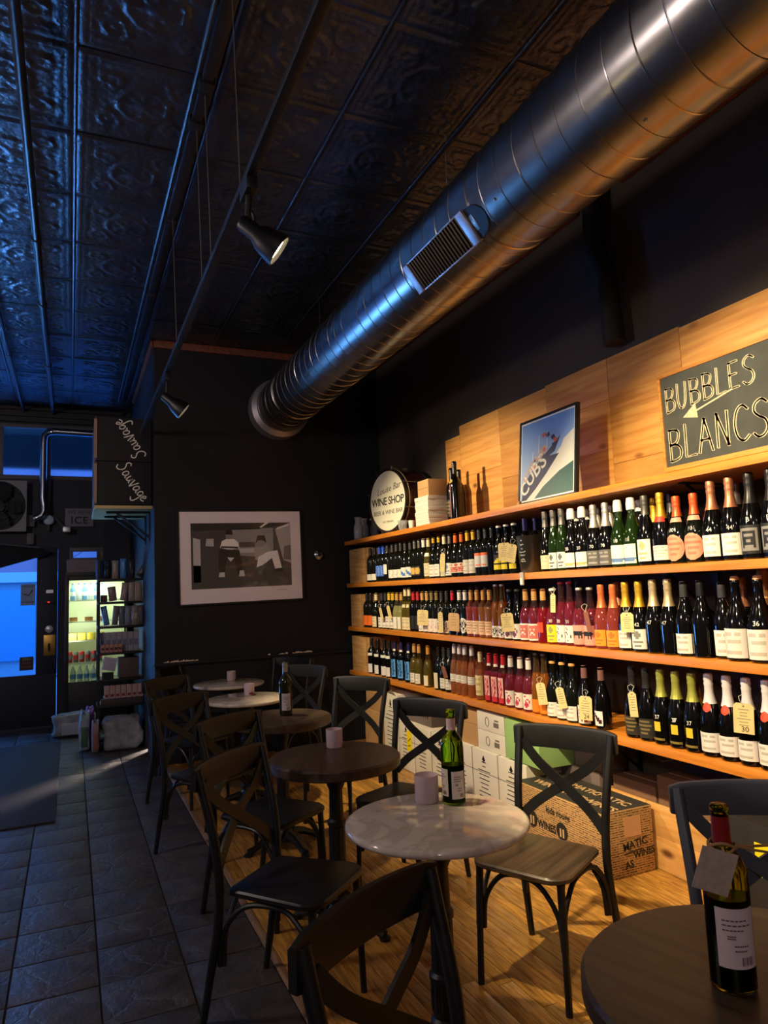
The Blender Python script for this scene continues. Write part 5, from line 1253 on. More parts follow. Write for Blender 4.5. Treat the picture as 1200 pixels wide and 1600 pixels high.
hang_tag(793, 958, 987, XT, 'cream tag on the orange wine bottles, middle shelf', .075, -.08)
hang_tag(864, 927, 957, XT, 'narrow tag hung high at the bottle with yellow label', .026, .06)
hang_tag(918, 953, 988, XT, 'brown slanted strip tag between the cow labels', .022, -.16, 0, None, mat('brown_tag', (128, 78, 62), .8), 0)
hang_tag(980, 957, 988, XT, 'cream tag on the gold-foiled bottle, middle shelf', .055, .02)
hang_tag(694.5, 1041, 1060, XT, 'dark brown slanted tag by the square white labels, lowest shelf', .03, -.3, 0, None, mat('brown_tag'), 0)
hang_tag(846.5, 1067, 1101, XT, 'cream tag on the clear orange bottles, lowest shelf', .05, -.12)
hang_tag(877, 1074, 1107, XT, 'slanted cream tag on the wide white labels, lowest shelf', .042, -.2)
hang_tag(915, 1088, 1125, XT, 'cream tag with the price 24 on the brown-capped bottle', .062, .03, 0, '24')
hang_tag(989, 1081, 1120, XT, 'cream tag on the charcoal textured bottle, lowest shelf', .034, -.05)
hang_tag(1162, 1099, 1146, XT, 'cream tag with the price 30 on a white-foiled champagne', .066, .05, 0, '30')

# ------------------------------------------------------------------ cardboard under the shelves
def carton(nm, lab, y1, y0, z0, z1, X, d, m_, rx=0.0, side=None, grp='cardboard boxes under the lowest shelf', lid=True):
    t = thing(nm, lab, 'box', (X, (y0+y1)/2, z0+.0006), 0, grp); L_ = (y1-y0)/2-.003; h_ = z1-z0-.001
    if rx: t.rotation_euler = (rx, 0, 0)
    MB().box(0, d, -L_, L_, 0, h_).build('carton', m_, t, 40, .004)
    if lid:
        MB().box(-.0008, d, -L_-.0008, L_+.0008, h_*.62, h_*.63).build('fold_line', mGreyInk if m_ is mWhiteCard else mKraftDk, t)
        MB().box(d*.47, d*.53, -L_+.01, L_-.01, h_, h_+.0006).build('tape', mat('tape', (206, 190, 160), .3), t)
    return t, L_, h_
def case_print(t, L_, h_, c=0.0, w_=.16, yellow=False, n=9):
    mb = MB(); r = random.Random(int(abs(t.location.y)*100))
    for k in range(n):
        ww = w_*r.uniform(.55, 1)*(.5 if k < 2 else 1); zz = h_*.80-k*h_*.66/n
        mb.box(-.0009, -.0002, c-ww/2, c+ww/2, zz-.0028, zz+.0028)
    mb.prism([(c+.02, h_*.84), (c, h_*.92), (c-.02, h_*.84), (c, h_*.80)], -.0009, -.0002, 'x')
    o = mb.build('printed_lines', mInk, t, 0); o['kind'] = 'stuff'
    if yellow:
        y_ = MB().box(-.0016, -.0009, c-L_+.03, c-L_+.125, h_*.42, h_*.84).build('yellow_sticker', mYellow, t)
        MB().tube([(-.0018, c-L_+.05, h_*.7), (-.0018, c-L_+.10, h_*.62)], .003, 5).tube([(-.0018, c-L_+.06, h_*.55), (-.0018, c-L_+.10, h_*.52)], .003, 5).build('sticker_mark', mInk, t)
carton('carton', 'lower kraft box at the partition end under the shelves', 6.36, 5.93, 0, .385, 2.56, .34, mKraft)
carton('carton', 'upper kraft box stacked at the partition end under the shelves', 6.34, 5.95, .386, .62, 2.57, .34, mKraft)
t, L_, h_ = carton('carton', 'tall white case beside the two stacked kraft boxes', 5.91, 5.60, 0, .585, 2.56, .34, mWhiteCard); case_print(t, L_, h_, 0, .2, False, 11)
MB().add([(0, -.10, h_), (0, .14, h_), (-.06, .12, h_+.075), (-.06, -.14, h_+.06), (.003, -.10, h_), (.003, .14, h_), (-.057, .12, h_+.077), (-.057, -.14, h_+.062)], [(0, 1, 2, 3), (4, 7, 6, 5), (0, 3, 7, 4), (1, 5, 6, 2), (2, 6, 7, 3), (0, 4, 5, 1)]).build('open_flap', mWhiteCard, t)
row = [('white case with yellow sticker next to the tall white case', 5.58, 5.295, True), ('white case between the two cases with yellow stickers', 5.29, 5.0, False), ('white case with yellow sticker behind the green bottle', 4.995, 4.70, True),
       ('white case under the upright kraft box', 4.69, 4.385, False), ('white lettered case under the two thin white boxes', 4.38, 4.065, False), ('white lettered case under the green box', 4.055, 3.735, False)]
for lab, y1, y0, yl in row:
    t, L_, h_ = carton('wine_case', lab, y1, y0, 0, .385, 2.555, .34, mWhiteCard); case_print(t, L_, h_, 0.01, .15, yl)
t, L_, h_ = carton('carton', 'dark-fronted white box lying on the case with yellow sticker', 5.56, 5.10, .386, .56, 2.62, .28, mGreyCard)
mb = MB()
for k in range(9): mb.box(-.0009, -.0002, -.17+k*.036, -.155+k*.036, h_*.35, h_*.85)
o = mb.build('printed_lines', mInk, t, 0); o['kind'] = 'stuff'
carton('carton', 'upright kraft box on the white cases under the shelf', 4.60, 4.335, .386, .62, 2.585, .3, mKraft)
for lab, z0, z1 in (('lower thin white box with round print beside the upright kraft box', .386, .515), ('upper thin white box in shelf shadow beside the upright kraft box', .516, .64)):
    t, L_, h_ = carton('thin_carton', lab, 4.325, 3.985, z0, z1, 2.575, .32, mWhiteCard, lid=False)
    MB().tube([(-.001, .04+.022*math.cos(a), h_*.5+.03*math.sin(a)) for a in np.linspace(0, 2*PI, 17)], .0022, 5).box(-.001, -.0003, -.10, -.04, h_*.3, h_*.55).box(-.001, -.0003, -.10, -.05, h_*.62, h_*.7).build('printed_mark', mGreyInk, t)
t, L_, h_ = carton('green_box', 'pale green box tilted on the white cases', 3.965, 3.60, .392, .635, 2.56, .3, mGreenCard, rx=.02, lid=False)
MB().box(-.001, -.0003, .0, .008, h_*.3, h_*.8).box(-.001, -.0003, -.015, -.01, h_*.45, h_*.7).build('printed_mark', mat('green_ink', (70, 104, 56), .7), t)
t, L_, h_ = carton('grey_box', 'lower purple-grey box standing behind the cross-back chair', 3.72, 3.36, 0, .395, 2.80, .19, mGreyCard)
t, L_, h_ = carton('grey_box', 'upper purple-grey box stacked behind the cross-back chair', 3.58, 3.34, .396, .60, 2.80, .19, mGreyCard)
# printed kraft wine box
def print_mat():
    m = bpy.data.materials.new('printed_kraft'); m.use_nodes = True; N = m.node_tree.nodes; L = m.node_tree.links
    b = N['Principled BSDF']; b.inputs['Roughness'].default_value = .75
    tc = N.new('ShaderNodeTexCoord'); sp_ = N.new('ShaderNodeSeparateXYZ'); L.new(tc.outputs['Object'], sp_.inputs[0])
    ad = N.new('ShaderNodeMath'); ad.operation = 'ADD'; L.new(sp_.outputs['X'], ad.inputs[0]); L.new(sp_.outputs['Y'], ad.inputs[1])
    cb = N.new('ShaderNodeCombineXYZ'); L.new(ad.outputs[0], cb.inputs[0]); L.new(sp_.outputs['Z'], cb.inputs[1])
    br = N.new('ShaderNodeTexBrick'); br.inputs['Scale'].default_value = 1; br.inputs['Brick Width'].default_value = .055; br.inputs['Row Height'].default_value = .0115
    br.inputs['Mortar Size'].default_value = .0032; br.offset = .37; br.inputs['Color1'].default_value = (0, 0, 0, 1); br.inputs['Color2'].default_value = (1, 1, 1, 1); br.inputs['Mortar'].default_value = (1, 1, 1, 1); br.inputs['Bias'].default_value = -.5
    L.new(cb.outputs[0], br.inputs['Vector'])
    n = N.new('ShaderNodeTexNoise'); n.inputs['Scale'].default_value = 150; n.inputs['Detail'].default_value = 3; L.new(cb.outputs[0], n.inputs['Vector'])
    gt = N.new('ShaderNodeMath'); gt.operation = 'GREATER_THAN'; gt.inputs[1].default_value = .56; L.new(n.outputs['Fac'], gt.inputs[0])
    n2 = N.new('ShaderNodeTexNoise'); n2.inputs['Scale'].default_value = 11; L.new(cb.outputs[0], n2.inputs['Vector'])
    g2 = N.new('ShaderNodeMath'); g2.operation = 'GREATER_THAN'; g2.inputs[1].default_value = .60; L.new(n2.outputs['Fac'], g2.inputs[0])
    mx0 = N.new('ShaderNodeMath'); mx0.operation = 'MAXIMUM'; L.new(br.outputs['Color'], mx0.inputs[0]); L.new(gt.outputs[0], mx0.inputs[1])
    mx = N.new('ShaderNodeMix'); mx.data_type = 'RGBA'; mx.inputs['A'].default_value = lin((58, 46, 32))+(1,); mx.inputs['B'].default_value = lin((188, 146, 92))+(1,)
    L.new(mx0.outputs[0], mx.inputs['Factor']); L.new(mx.outputs['Result'], b.inputs['Base Color'])
    return m
MX, MYa, MYb, MH, MW = 2.445, 2.945, 3.70, .325, .33
mt = thing('printed_wine_box', 'kraft box printed all over with black words behind the chair', 'box', (MX, (MYa+MYb)/2, .001))
ML = (MYb-MYa)/2
MB().box(0, MW, -ML, ML, 0, MH).build('carton', print_mat(), mt, 40, .004)
mtop = mat('printed_dark', (52, 50, 46), .6)
MB().box(.008, MW-.002, -ML+.004, ML-.004, MH, MH+.0008).build('dark_lid', mtop, mt)
mKr = mat('kraft_print', (200, 164, 112), .7)
for yy in (.22, .0, -.22):
    for s_, dx in (('MATIC', .22), ('WINES', .10)):
        o = link('lettering', text_mesh(s_, .078, mKr, 'lettering', depth=.0003, bold=.0018, shear=-.1), mt)
        o.matrix_basis = frame((dx, yy-(.0 if dx > .15 else .03), MH+.0012), (0, -1, 0), (1, 0, 0))
def mtext(s_, size, O, U, V, **k):
    o = link('lettering', text_mesh(s_, size, mInk, 'lettering', depth=.0003, **k), mt); o.matrix_basis = frame(O, U, V)
mtext('MATIC', .054, (.205, -ML-.0012, .15), (1, 0, .12), (-.12, 0, 1), bold=.0012)
mtext('WINES', .047, (.262, -ML-.0012, .10), (1, 0, .1), (-.1, 0, 1), bold=.001)
mtext('AS', .05, (.16, -ML-.0012, .055), (1, 0, .1), (-.1, 0, 1), bold=.001)
mtext('kids rouge', .05, (-.0012, -.02, .235), (0, -1, 0), (0, 0, 1), bold=.001)
mtext('WINES', .055, (-.0012, .085, .14), (0, -1, 0), (0, 0, 1), bold=.002)
MB().tube([(.13, -ML-.0012, .110), (.25, -ML-.0012, .124)], .003, 5).build('underline', mInk, mt)
MB().box(.14, .25, -ML-.0016, -ML-.0004, .19, .285).build('pasted_label', mat('label_kraft', (206, 158, 112), .7), mt)
for yy in (-.05, .22):
    MB().lathe([(.048, 0), (.048, .0007)], 28, M=frame((-.0005, yy, .15), (0, 1, 0), (0, 0, 1)).inverted_safe() if False else frame((-.0004, yy, .15), (0, -1, 0), (0, 0, 1))).build('round_emblem', mInk, mt)
    for q in (-.012, .012): MB().box(-.0016, -.0011, yy+q-.006, yy+q+.006, .12, .165).build('bottle_mark', mKr, mt)
# long wooden trough along the wall with brown boxes in it
tr = thing('wooden_trough', 'long open pine trough on the floor along the right wall', 'trough', (2.80, 0, .001)); TRm = wood('trough_pine', (220, 170, 100), (200, 142, 74), 'Y', .5, .1, .7, True)
for y1, y0 in ((3.33, 2.98), (2.975, 2.73), (2.725, 1.9)):
    MB().box(0, .018, y0, y1, 0, .165).build('plank', TRm, tr, 40, .002); MB().box(0.0, .018, y0+(.03 if y0 > 2.8 else 0), y1+(.03 if y1 < 3.3 and y1 > 2.9 else 0), .1665, .325).build('plank', TRm, tr, 40, .002)
MB().box(.019, .19, 1.9, 3.33, 0, .015).build('bottom_board', TRm, tr)
MB().box(.019, .19, 3.312, 3.33, .0155, .32).build('end_board', TRm, tr)
for y1, y0, z1, lab in ((3.29, 2.96, .40, 'low brown box standing in the wooden trough by the grey boxes'), (2.95, 2.45, .47, 'larger brown box standing in the wooden trough'), (2.44, 2.0, .44, 'black lidded case in the trough with a yellow sticker')):
    t, L_, h_ = carton('carton', lab, y1, y0, .017, z1, 2.83, .15, mKraftDk if 'black' not in lab else mDark, grp='boxes in the wooden trough')
nb = thing('dark_case', 'black box with yellow sticker on the floor before the trough', 'box', (2.52, 1.93, .001))
MB().box(0, .27, -.36, .36, 0, .50).build('carton', mat('black_card', (40, 38, 36), .6), nb, 40, .005)
MB().box(-.001, 0.0, -.361, .361, .30, .304).build('white_line', mat('pale_line', (150, 140, 126), .6), nb)
ys_ = MB().box(-.002, -.001, .05, .19, .30, .43).build('yellow_sticker', mYellow, nb)

# ------------------------------------------------------------------ picture and dial on the partition
fp = thing('wall_picture', 'white-matted black and white photograph hung on the dark partition', 'picture', (.925, YP-.03, 1.42))
PWd, PHt = 1.175, .865
fp.rotation_euler = (0, -.012, 0)
MB().box(-.018, 0, 0, .029, -.018, PHt+.018).box(PWd, PWd+.018, 0, .029, -.018, PHt+.018).box(0, PWd, 0, .029, -.018, 0).box(0, PWd, 0, .029, PHt, PHt+.018).build('picture_frame', mat('frame_black', (16, 16, 18), .4), fp, 40, .002)
MB().box(0, PWd, .010, .016, 0, PHt).build('mat_board', mat('mat_white', (244, 234, 240), .35, coat=.3), fp)
x0, x1, z0, z1 = .105, 1.07, .135, .755
ph_ = MB().box(x0, x1, .007, .0095, z0, z1).build('photograph', mat('photo_grey', (86, 82, 84), .25, coat=.4, vary=.12, vscale=3), fp)
def g(v): return mat('print_grey_%d' % v, (min(255, int(v*1.15)+8),)*3, .3, coat=.3)
def P(pts, v, lay):
    MB().prism([(x0+(x1-x0)*a, z0+(z1-z0)*b) for a, b in pts], .0068-.0004*lay, .0070-.0004*lay, 'y').build('printed_shape', g(v), ph_)
P([(0, 0), (1, 0), (1, .3), (0, .36)], 66, 0); P([(.40, .9), (.82, .92), (.82, .45), (.4, .5)], 128, 0); P([(.84, .9), (1, 1), (1, .35), (.92, .4)], 150, 0)
P([(0, .88), (.66, .9), (1, .99), (0, 1)], 44, 0); P([(.68, .93), (.74, 1), (.78, 1), (.70, .92)], 200, 1); P([(.86, .89), (.99, .95), (.99, .98), (.86, .92)], 200, 1)
P([(.02, .1), (.09, .1), (.09, .75), (.02, .78)], 168, 0); P([(.14, .65), (.22, .64), (.22, .76), (.15, .76)], 160, 1)
P([(.46, .53), (.64, .53), (.64, .60), (.46, .60)], 170, 1); P([(.47, .62), (.63, .62), (.63, .70), (.47, .70)], 70, 1)
P([(.28, .62), (.30, .72), (.35, .76), (.42, .75), (.46, .70), (.47, .61), (.38, .58)], 214, 2); P([(.29, .645), (.46, .63), (.46, .60), (.29, .615)], 60, 3)
P([(.345, .75), (.40, .75), (.41, .82), (.39, .87), (.35, .87), (.335, .81)], 120, 3); P([(.335, .82), (.41, .82), (.40, .89), (.345, .89)], 30, 4)
P([(.27, .6), (.47, .58), (.50, .32), (.49, .2), (.45, .2), (.42, .42), (.34, .42), (.32, .2), (.27, .2), (.26, .4)], 40, 3); P([(.35, .47), (.42, .46), (.38, .40)], 190, 4)
P([(.26, .17), (.32, .17), (.32, .24), (.27, .24)], 180, 4); P([(.46, .17), (.52, .17), (.51, .26), (.47, .26)], 180, 4)
P([(.63, .42), (.62, .58), (.66, .66), (.78, .66), (.80, .5), (.74, .36), (.68, .4)], 140, 2); P([(.645, .62), (.73, .63), (.73, .74), (.69, .78), (.65, .75)], 120, 3); P([(.63, .66), (.66, .80), (.73, .80), (.75, .68), (.71, .72), (.66, .72)], 30, 4)
P([(.66, .46), (.76, .54), (.86, .56), (.90, .28), (.83, .27), (.80, .44), (.70, .33), (.64, .30)], 220, 3); P([(.83, .27), (.91, .28), (.92, .22), (.83, .22)], 40, 4)
P([(.93, .62), (1, .64), (1, .4), (.92, .42)], 90, 2); P([(.93, .7), (.99, .72), (.985, .8), (.935, .79)], 150, 3)
sgm = MB()
sgm.tube([(.92, .0095, .09), (.95, .0095, .10), (.96, .0095, .085), (.99, .0095, .1), (1.02, .0095, .09)], .002, 5).build('signature', mGreyInk, fp)
kd = thing('round_switch', 'small round chrome switch on the partition beside the picture', 'switch', (2.285, YP-.001, 1.86))
MB().lathe([(0, .03), (.02, .03), (.045, .018), (.055, .006), (.055, 0)], 24, M=RX, cap0=False).build('round_plate', mat('chrome'), kd)
MB().lathe([(0, .04), (.018, .04), (.018, .03)], 16, M=RX, cap0=False).build('knob', mDark, kd)

# ------------------------------------------------------------------ tables
def table(lab, x, y, r, top, grp='round pedestal tables', rz=0.0):
    t = thing('bistro_table', lab, 'table', (x, y, 0), rz, grp)
    if top == 'wood': MB().lathe([(r-.012, .702), (r, .710), (r, .742), (r-.008, .750)], 56).build('tabletop', mDarkTop, t, 30)
    else: MB().lathe([(r-.02, .722), (r-.006, .726), (r, .736), (r-.004, .746), (r-.014, .750)], 56).build('tabletop', mMarble, t, 60)
    MB().lathe([(.11, .690), (.12, .701)] if top == 'wood' else [(.11, .700), (.12, .7215)], 20).build('mount_plate', mBlackIron, t)
    pr = [(.10, .05), (.085, .065), (.05, .085), (.038, .11), (.046, .125), (.046, .14), (.036, .15), (.040, .17), (.040, .255), (.046, .262), (.046, .275), (.036, .285), (.034, .44), (.042, .448), (.042, .465), (.033, .475), (.030, .60), (.04, .62), (.044, .66), (.06, .69)]
    col = MB().lathe(pr, 20).build('pedestal', mBlackIron, t)
    fl = MB()
    for k in range(12):
        a = 2*PI*k/12; fl.tube([(.039*math.cos(a), .039*math.sin(a), .172), (.039*math.cos(a), .039*math.sin(a), .254)], .004, 5).tube([(.034*math.cos(a), .034*math.sin(a), .287), (.033*math.cos(a), .033*math.sin(a), .438)], .0035, 5)
    fl.build('flute', mBlackIron, col)['kind'] = 'stuff'
    for k in range(4):
        a = k*PI/2+PI/4+.3; c, s_ = math.cos(a), math.sin(a)
        f = MB().tube([(.05*c, .05*s_, .075), (.13*c, .13*s_, .06), (.2*c, .2*s_, .03), (.235*c, .235*s_, .02)], [.028, .022, .018, .022], 8).build('foot', mBlackIron, t)
        MB().lathe([(.024, 0), (.026, .012), (.012, .018)], 12, c=(.235*c, .235*s_, 0.0)).build('glide', mDark, f)
    return t
TB = [('white marble bistro table farthest down the row by the partition', 1.243, 6.17, .30, 'm'), ('white marble bistro table holding the candle with dark leaves', 1.171, 5.197, .295, 'm'), ('dark wood bistro table carrying the half-labelled far bottle', 1.174, 4.266, .30, 'w'),
      ('dark wood bistro table with only a white candle', 1.109, 3.142, .30, 'w'), ('white marble bistro table with green bottle and candle', 1.095, 2.127, .30, 'm'), ('dark wood bistro table cut by the lower right corner', 1.18, .985, .338, 'w')]
for k, (lab, x, y, r, k_) in enumerate(TB): table(lab, x, y, r, 'wood' if k_ == 'w' else 'm', rz=k*.37)
def candle(lab, x, y, h_=.085, r=.038):
    t = thing('votive_candle', lab, 'candle', (x, y, .7505), 0, 'votive candles on the tables')
    MB().lathe([(r*.9, 0), (r*.98, .004), (r, h_), (r*.92, h_), (r*.9, .012), (0, .012)], 24, cap1=False).build('frosted_cup', mFrost, t, 50)
    MB().lathe([(0.001, .013), (r*.88, .013), (r*.88, h_*.72), (.002, h_*.70)], 20).build('candle_wax', mWax, t)
    MB().tube([(0, 0, h_*.70), (.001, 0, h_*.70+.012)], .0012, 5).build('wick', mDark, t)
    return t
candle('pinkish votive candle beside the green bottle on the marble table', 1.150, 2.300, .092, .042)
candle('pale votive candle alone on the dark wood table', 1.166, 3.30, .085, .04)
t = candle('votive candle with dark red leaves on the second marble table', 1.216, 5.30)
MB().prism([(-.02, .0), (.0, .012), (.022, .006), (.03, -.004), (.01, -.01)], -.042, -.0405, 'y').build('dried_leaf', mat('dark_leaf', (96, 34, 34), .7), t)
o = [c for c in t.children if c.name.startswith('dried_leaf')][0]; o.location = (.005, 0, .014)
candle('votive candle on the farthest marble table', 1.29, 6.30, .08)

def big_bottle(lab, x, y, sh, glass, wine, cap, capz, lvl, labels, rz=0.0, hs=1.085):
    t = thing('wine_bottle', lab, 'bottle', (x, y, .7505), rz, 'bottles on the tables')
    def sc(e): return [((r-e)*hs, z*hs) for r, z in SHAPES[sh]]
    MB().lathe(sc(0), 28).build('bottle_body', glass, t, 50)
    if wine:
        pz = [(max(.001, (r-.0032))*hs, max(z, .008)*hs) for r, z in SHAPES[sh] if z < lvl]
        pz.append((max(.001, prof_r(sh, lvl)-.0032)*hs, lvl*hs)); MB().lathe(pz, 24).build('wine', wine, t, 50)
    zs = np.linspace(capz[0], capz[1], 6)
    MB().lathe([((prof_r(sh, z)+.0008)*hs, z*hs) for z in zs]+([(.011*hs, (capz[1]+.001)*hs)] if capz[1] > .29 else []), 22, cap0=False, cap1=False).build('foil_capsule', cap, t, 50)
    for z0, z1, ang, half, c0 in labels:
        mb = MB(); n = 14; vs = []
        for lay in (.0010, .0002):
            for zz in (z0, z1):
                for i in range(n+1):
                    a = math.radians(ang+half*(i/n*2-1)); r = (prof_r(sh, zz)+lay)*hs; vs.append((r*math.cos(a), r*math.sin(a), zz*hs))
        q = n+1; fs = [(i, i+1, q+i+1, q+i) for i in range(n)]+[(i, 2*q+i, 2*q+i+1, i+1) for i in range(n)]+[(q+i, q+i+1, 3*q+i+1, 3*q+i) for i in range(n)]+[(0, q, 3*q, 2*q), (n, 2*q+n, 3*q+n, q+n)]
        l = mb.add(vs, fs).build('paper_label', cm(c0, .6), t, 50)
        pm = MB(); r = (prof_r(sh, z0)+.0014)*hs
        for k, (zz, w0, w1) in enumerate(((.80, -.7, .5), (.72, -.7, .7), (.64, -.7, .3), (.54, -.5, -.1), (.50, -.5, -.1), (.38, -.2, .5), (.30, -.2, .4))):
            for i in range(6):
                a0 = ang+half*(w0+(w1-w0)*i/6); a1 = a0+half*(w1-w0)/6*.8; zc_ = (z0+(z1-z0)*zz)*hs
                A0, A1 = math.radians(a0), math.radians(a1)
                pm.add([(r*math.cos(A0), r*math.sin(A0), zc_-.0013), (r*math.cos(A1), r*math.sin(A1), zc_-.0013), (r*math.cos(A1), r*math.sin(A1), zc_+.0013), (r*math.cos(A0), r*math.sin(A0), zc_+.0013)], [(0, 1, 2, 3)])
        for i in range(9):
            A0 = math.radians(ang+half*(.1+.07*i)); A1 = A0+math.radians(half*(.03+.02*(i % 3 == 0))); za, zb_ = (z0+(z1-z0)*.06)*hs, (z0+(z1-z0)*.2)*hs
            pm.add([(r*math.cos(A0), r*math.sin(A0), za), (r*math.cos(A1), r*math.sin(A1), za), (r*math.cos(A1), r*math.sin(A1), zb_), (r*math.cos(A0), r*math.sin(A0), zb_)], [(0, 1, 2, 3)])
        pm.build('label_print', mat('label_ink', (96, 70, 76), .7), l, 0)['kind'] = 'stuff'
    return t
mGreenG = mat('clear_green_glass', (120, 172, 36), .02, trans=1.0, ior=1.18)
mOliveG = mat('clear_olive_glass', (112, 120, 30), .03, trans=1.0, ior=1.2)
mWine = mat('dark_wine', (16, 10, 8), .1)
big_bottle('green glass wine bottle beside the candle on the marble table', 1.222, 2.233, 'bordeaux', mGreenG, mat('white_wine_dark', (20, 34, 10), .1, trans=.3), mat('foil_pinkish', (206, 176, 176), .4, .3), (.235, .272), .125, [(.03, .115, 176, 38, (206, 194, 176)), (.022, .108, 268, 36, (214, 204, 196))], hs=1.06)
big_bottle('dark bottle with pale label on the far dark wood table', 1.215, 4.314, 'bordeaux', mat('dim_green_glass', (40, 44, 26), .06, trans=.5), None, fm((150, 140, 136), .3), (.245, .298), .1, [(.03, .125, 258, 40, (196, 186, 188))], hs=1.06)
b6 = big_bottle('olive bottle with red foil and twine on the corner table', 1.118, 1.012, 'bordeaux', mOliveG, mWine, fm((126, 24, 26), .1), (.236, .281), .15, [(.045, .14, 242, 52, (196, 178, 180))], hs=1.075)
tw = b6
r_ = .022
MB().tube([(r_*1.1*math.cos(a), r_*1.1*math.sin(a), .252+.006*math.sin(a*2)) for a in np.linspace(0, 2*PI, 19)], .0028, 6).tube([(r_*1.1*math.cos(a), r_*1.1*math.sin(a), .246-.006*math.sin(a*2)) for a in np.linspace(0, 2*PI, 19)], .0026, 6).tube([(.015, -.018, .248), (.05, -.02, .243), (.085, -.015, .236), (.12, -.0, .226)], .0026, 6).tube([(.012, -.02, .25), (.045, -.03, .24), (.08, -.03, .23)], .0024, 6).tube([(-.02, -.018, .25), (-.03, -.028, .255)], .002, 6).build('twine', mTwine, tw)
MB().box(-.032, .032, -.0008, .0008, -.078, .0).build('paper_tag', mat('tag_beige', (168, 150, 138), .7, vary=.15, vscale=60), tw)
o = [c for c in tw.children if c.name.startswith('paper_tag')][0]; o.location = (-.042, -.034, .256); o.rotation_euler = (.1, .30, -.5)

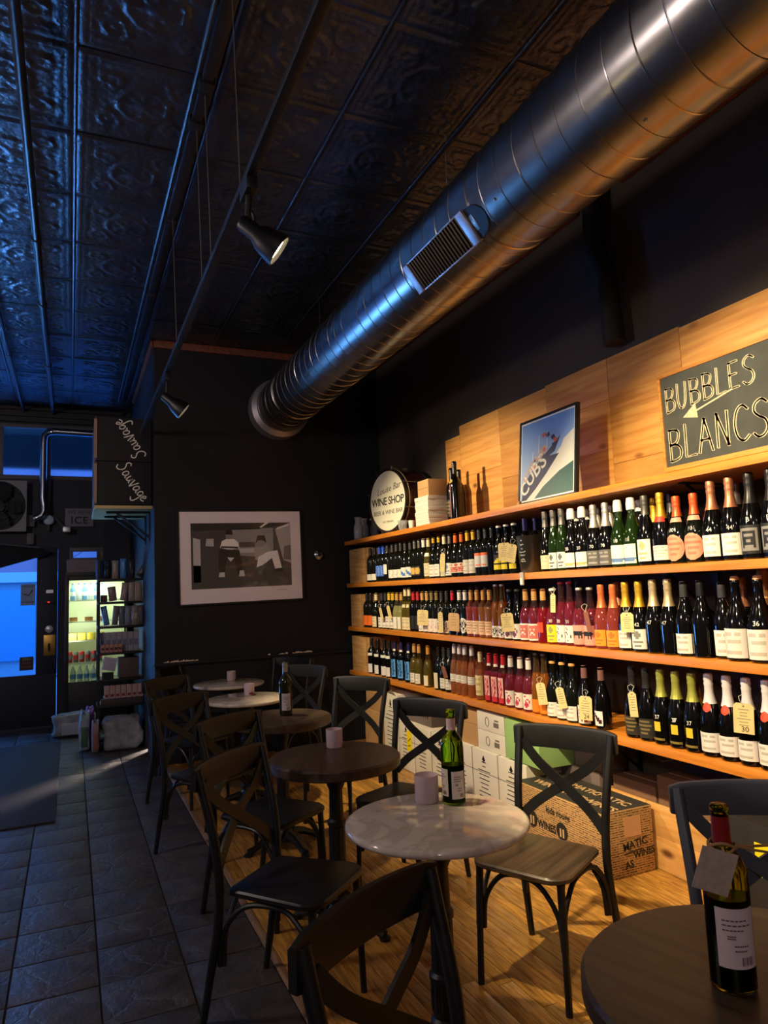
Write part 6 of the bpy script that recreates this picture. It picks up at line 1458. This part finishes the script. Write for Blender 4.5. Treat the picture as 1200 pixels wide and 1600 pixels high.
# ------------------------------------------------------------------ chairs
def bez(p, n=8): return [Vector(q) for q in smooth3(p, n)]
def smooth3(p, k=5):
    p = [np.array(q, float) for q in p]; out = []
    for i in range(len(p)-1):
        p0, p1, p2, p3 = p[max(i-1, 0)], p[i], p[i+1], p[min(i+2, len(p)-1)]
        for t in np.linspace(0, 1, k, endpoint=False): out.append(0.5*((2*p1)+(-p0+p2)*t+(2*p0-5*p1+4*p2-p3)*t*t+(-p0+3*p1-3*p2+p3)*t**3))
    out.append(p[-1]); return out
def chair(lab, mF, mS):
    t = thing('cross_back_chair', lab, 'chair', (0, 0, 0), 0, 'cross-back bistro chairs')
    # seat: rounded trapezoid with softened edge
    def outline(e):
        c = [(.215-e, .20-e), (-.17+e, .175-e), (-.17+e, -.175+e), (.215-e, -.20+e)]; out = []
        for i, (x_, y_) in enumerate(c):
            rr = (.07, .03, .03, .07)[i]; cx, cy = x_-math.copysign(rr, x_), y_-math.copysign(rr, y_); a0 = [0, PI/2, PI, 1.5*PI][i]
            for k in range(6): out.append((cx+rr*math.cos(a0+k*PI/10), cy+rr*math.sin(a0+k*PI/10)))
        n_ = len(out); o2 = []
        for i, (x_, y_) in enumerate(out): o2.append((x_+(.012 if x_ > .2-e else 0)*(1-abs(y_)/.2), y_))
        return o2
    m = MB(); lay = [(.010, .428), (.0, .436), (.0, .448), (.006, .4545)]; n_ = len(outline(0))
    for e, z in lay: m.v += [(x_, y_, z) for x_, y_ in outline(e)]
    for j in range(len(lay)-1):
        for i in range(n_): m.f.append((j*n_+i, j*n_+(i+1) % n_, (j+1)*n_+(i+1) % n_, (j+1)*n_+i)); m.m.append(0)
    m.f += [tuple(range(n_-1, -1, -1)), tuple(3*n_+i for i in range(n_))]; m.m += [0, 0]
    m.build('seat', mS, t, 40)
    for s in (1, -1):
        MB().tube(bez([(.192, s*.178, 0), (.186, s*.174, .22), (.178, s*.168, .43)]), [.0125]*8+[.0145]*8+[.017], 10).build('front_leg', mF, t)
        MB().tube(bez([(-.255, s*.200, 0), (-.225, s*.196, .16), (-.195, s*.190, .32), (-.185, s*.190, .46), (-.20, s*.196, .62), (-.245, s*.205, .80), (-.262, s*.208, .868)]), [.0125+.0045*min(1, i/14) for i in range(49)], 10).build('rear_leg', mF, t)
        # diagonal slat of the cross
        MB().tube(bez([(-.250, s*.192, .815), (-.243, s*.115, .735), (-.238-.004*s, 0, .655), (-.214, -s*.115, .575), (-.196, -s*.186, .505)]), 1, 4, 0, (.041, .010), (0, .63, -.77*s)).build('cross_slat', mF, t)
        MB().tube(bez([(.176, s*.166, .20), (.165, s*.168, .30), (.12, s*.170, .375), (.06, s*.172, .415), (-.06, s*.176, .415), (-.13, s*.182, .375), (-.175, s*.186, .30), (-.19, s*.186, .20)]), .0095, 8).build('side_brace', mF, t)
    for xx, ww, nm in ((.174, .162, 'front_brace'), (-.178, .178, 'rear_brace')):
        MB().tube(bez([(xx, ww, .20), (xx, ww*.94, .30), (xx, ww*.68, .375), (xx, ww*.32, .415), (xx, -ww*.32, .415), (xx, -ww*.68, .375), (xx, -ww*.94, .30), (xx, -ww, .20)]), .0095, 8).build(nm, mF, t)
    # curved top rail
    m = MB(); n_ = 14; sec = [(-.010, -.055), (.010, -.055), (.011, .028), (.006, .038), (-.004, .040), (-.011, .032)]
    for i in range(n_+1):
        u = i/n_*2-1; y_ = u*.232; xb = -.262-.030*(1-u*u); cr_ = .006*(1-u*u)
        for a, b in sec: m.v.append((xb+a, y_, .842+b*(1 if abs(u) < .93 else .82)+cr_*(b > 0)))
    k6 = len(sec)
    for i in range(n_):
        for k in range(k6): m.f.append((i*k6+k, i*k6+(k+1) % k6, (i+1)*k6+(k+1) % k6, (i+1)*k6+k)); m.m.append(0)
    m.f += [tuple(range(k6-1, -1, -1)), tuple(n_*k6+k for k in range(k6))]; m.m += [0, 0]
    m.build('top_rail', mF, t, 40)
    for s in (1, -1): MB().lathe([(.006, -.014), (.006, .014)], 8, M=Matrix.Translation((-.245, s*.203, .79)) @ Matrix.Rotation(PI/2, 4, 'Y')).build('bolt', mSteel, t)
    return t
c0 = chair('', mChairBlack, mChairBlack)
def place(lab, x, y, deg, src=None):
    global c0
    if not c0['label']: c = c0
    else: c = copy_tree(c0)
    c['label'] = lab; c.location = (x, y, 0); c.rotation_euler = (0, 0, math.radians(deg)); return c
place('black cross-back chair cut by the lower edge before the corner table', .692, 1.167, -60.9)
place('black cross-back chair on the aisle side of the green bottle table', .757, 2.654, -47.5)
place('black cross-back chair on the aisle side of the lone candle table', .892, 3.496, -56.7)
place('black cross-back chair on the aisle side of the far bottle table', .775, 4.43, -56.1)
place('black cross-back chair on the aisle side of the leafy candle table', .828, 5.523, -56.1)
place('black cross-back chair against the partition behind the farthest table', 1.02, 6.44, -33)
place('black cross-back chair before the white cases with yellow stickers', 1.578, 3.387, 212)
place('black cross-back chair on the wall side of the far bottle table', 1.666, 4.562, 215.8)
place('black cross-back chair on the wall side of the leafy candle table', 1.583, 5.644, 210)
place('black cross-back chair in the partition corner by the farthest table', 1.72, 6.41, 218)
cA = place('cross-back chair with brown wooden seat before the printed box', 1.684, 2.40, 206.7)
for c in cA.children:
    if c.name.startswith('seat'): c.material_slots[0].link = 'OBJECT'; c.material_slots[0].material = mSeat
cR = place('blue-lit black cross-back chair behind the olive bottle at the corner table', 1.70, 1.33, 236)
mBlueLit = mat('chair_blue_lit', (30, 32, 46), .42)  # blue light falling on this black chair is put into its colour
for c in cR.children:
    if not c.name.startswith('bolt'): c.material_slots[0].link = 'OBJECT'; c.material_slots[0].material = mBlueLit
# assumed lamp behind the assumed gap at the foot of the partition side
lamp('assumed_closet_lamp_light', 'POINT', (1.5, 8.5, .45), 750, (1.0, .82, .70), size=.11)
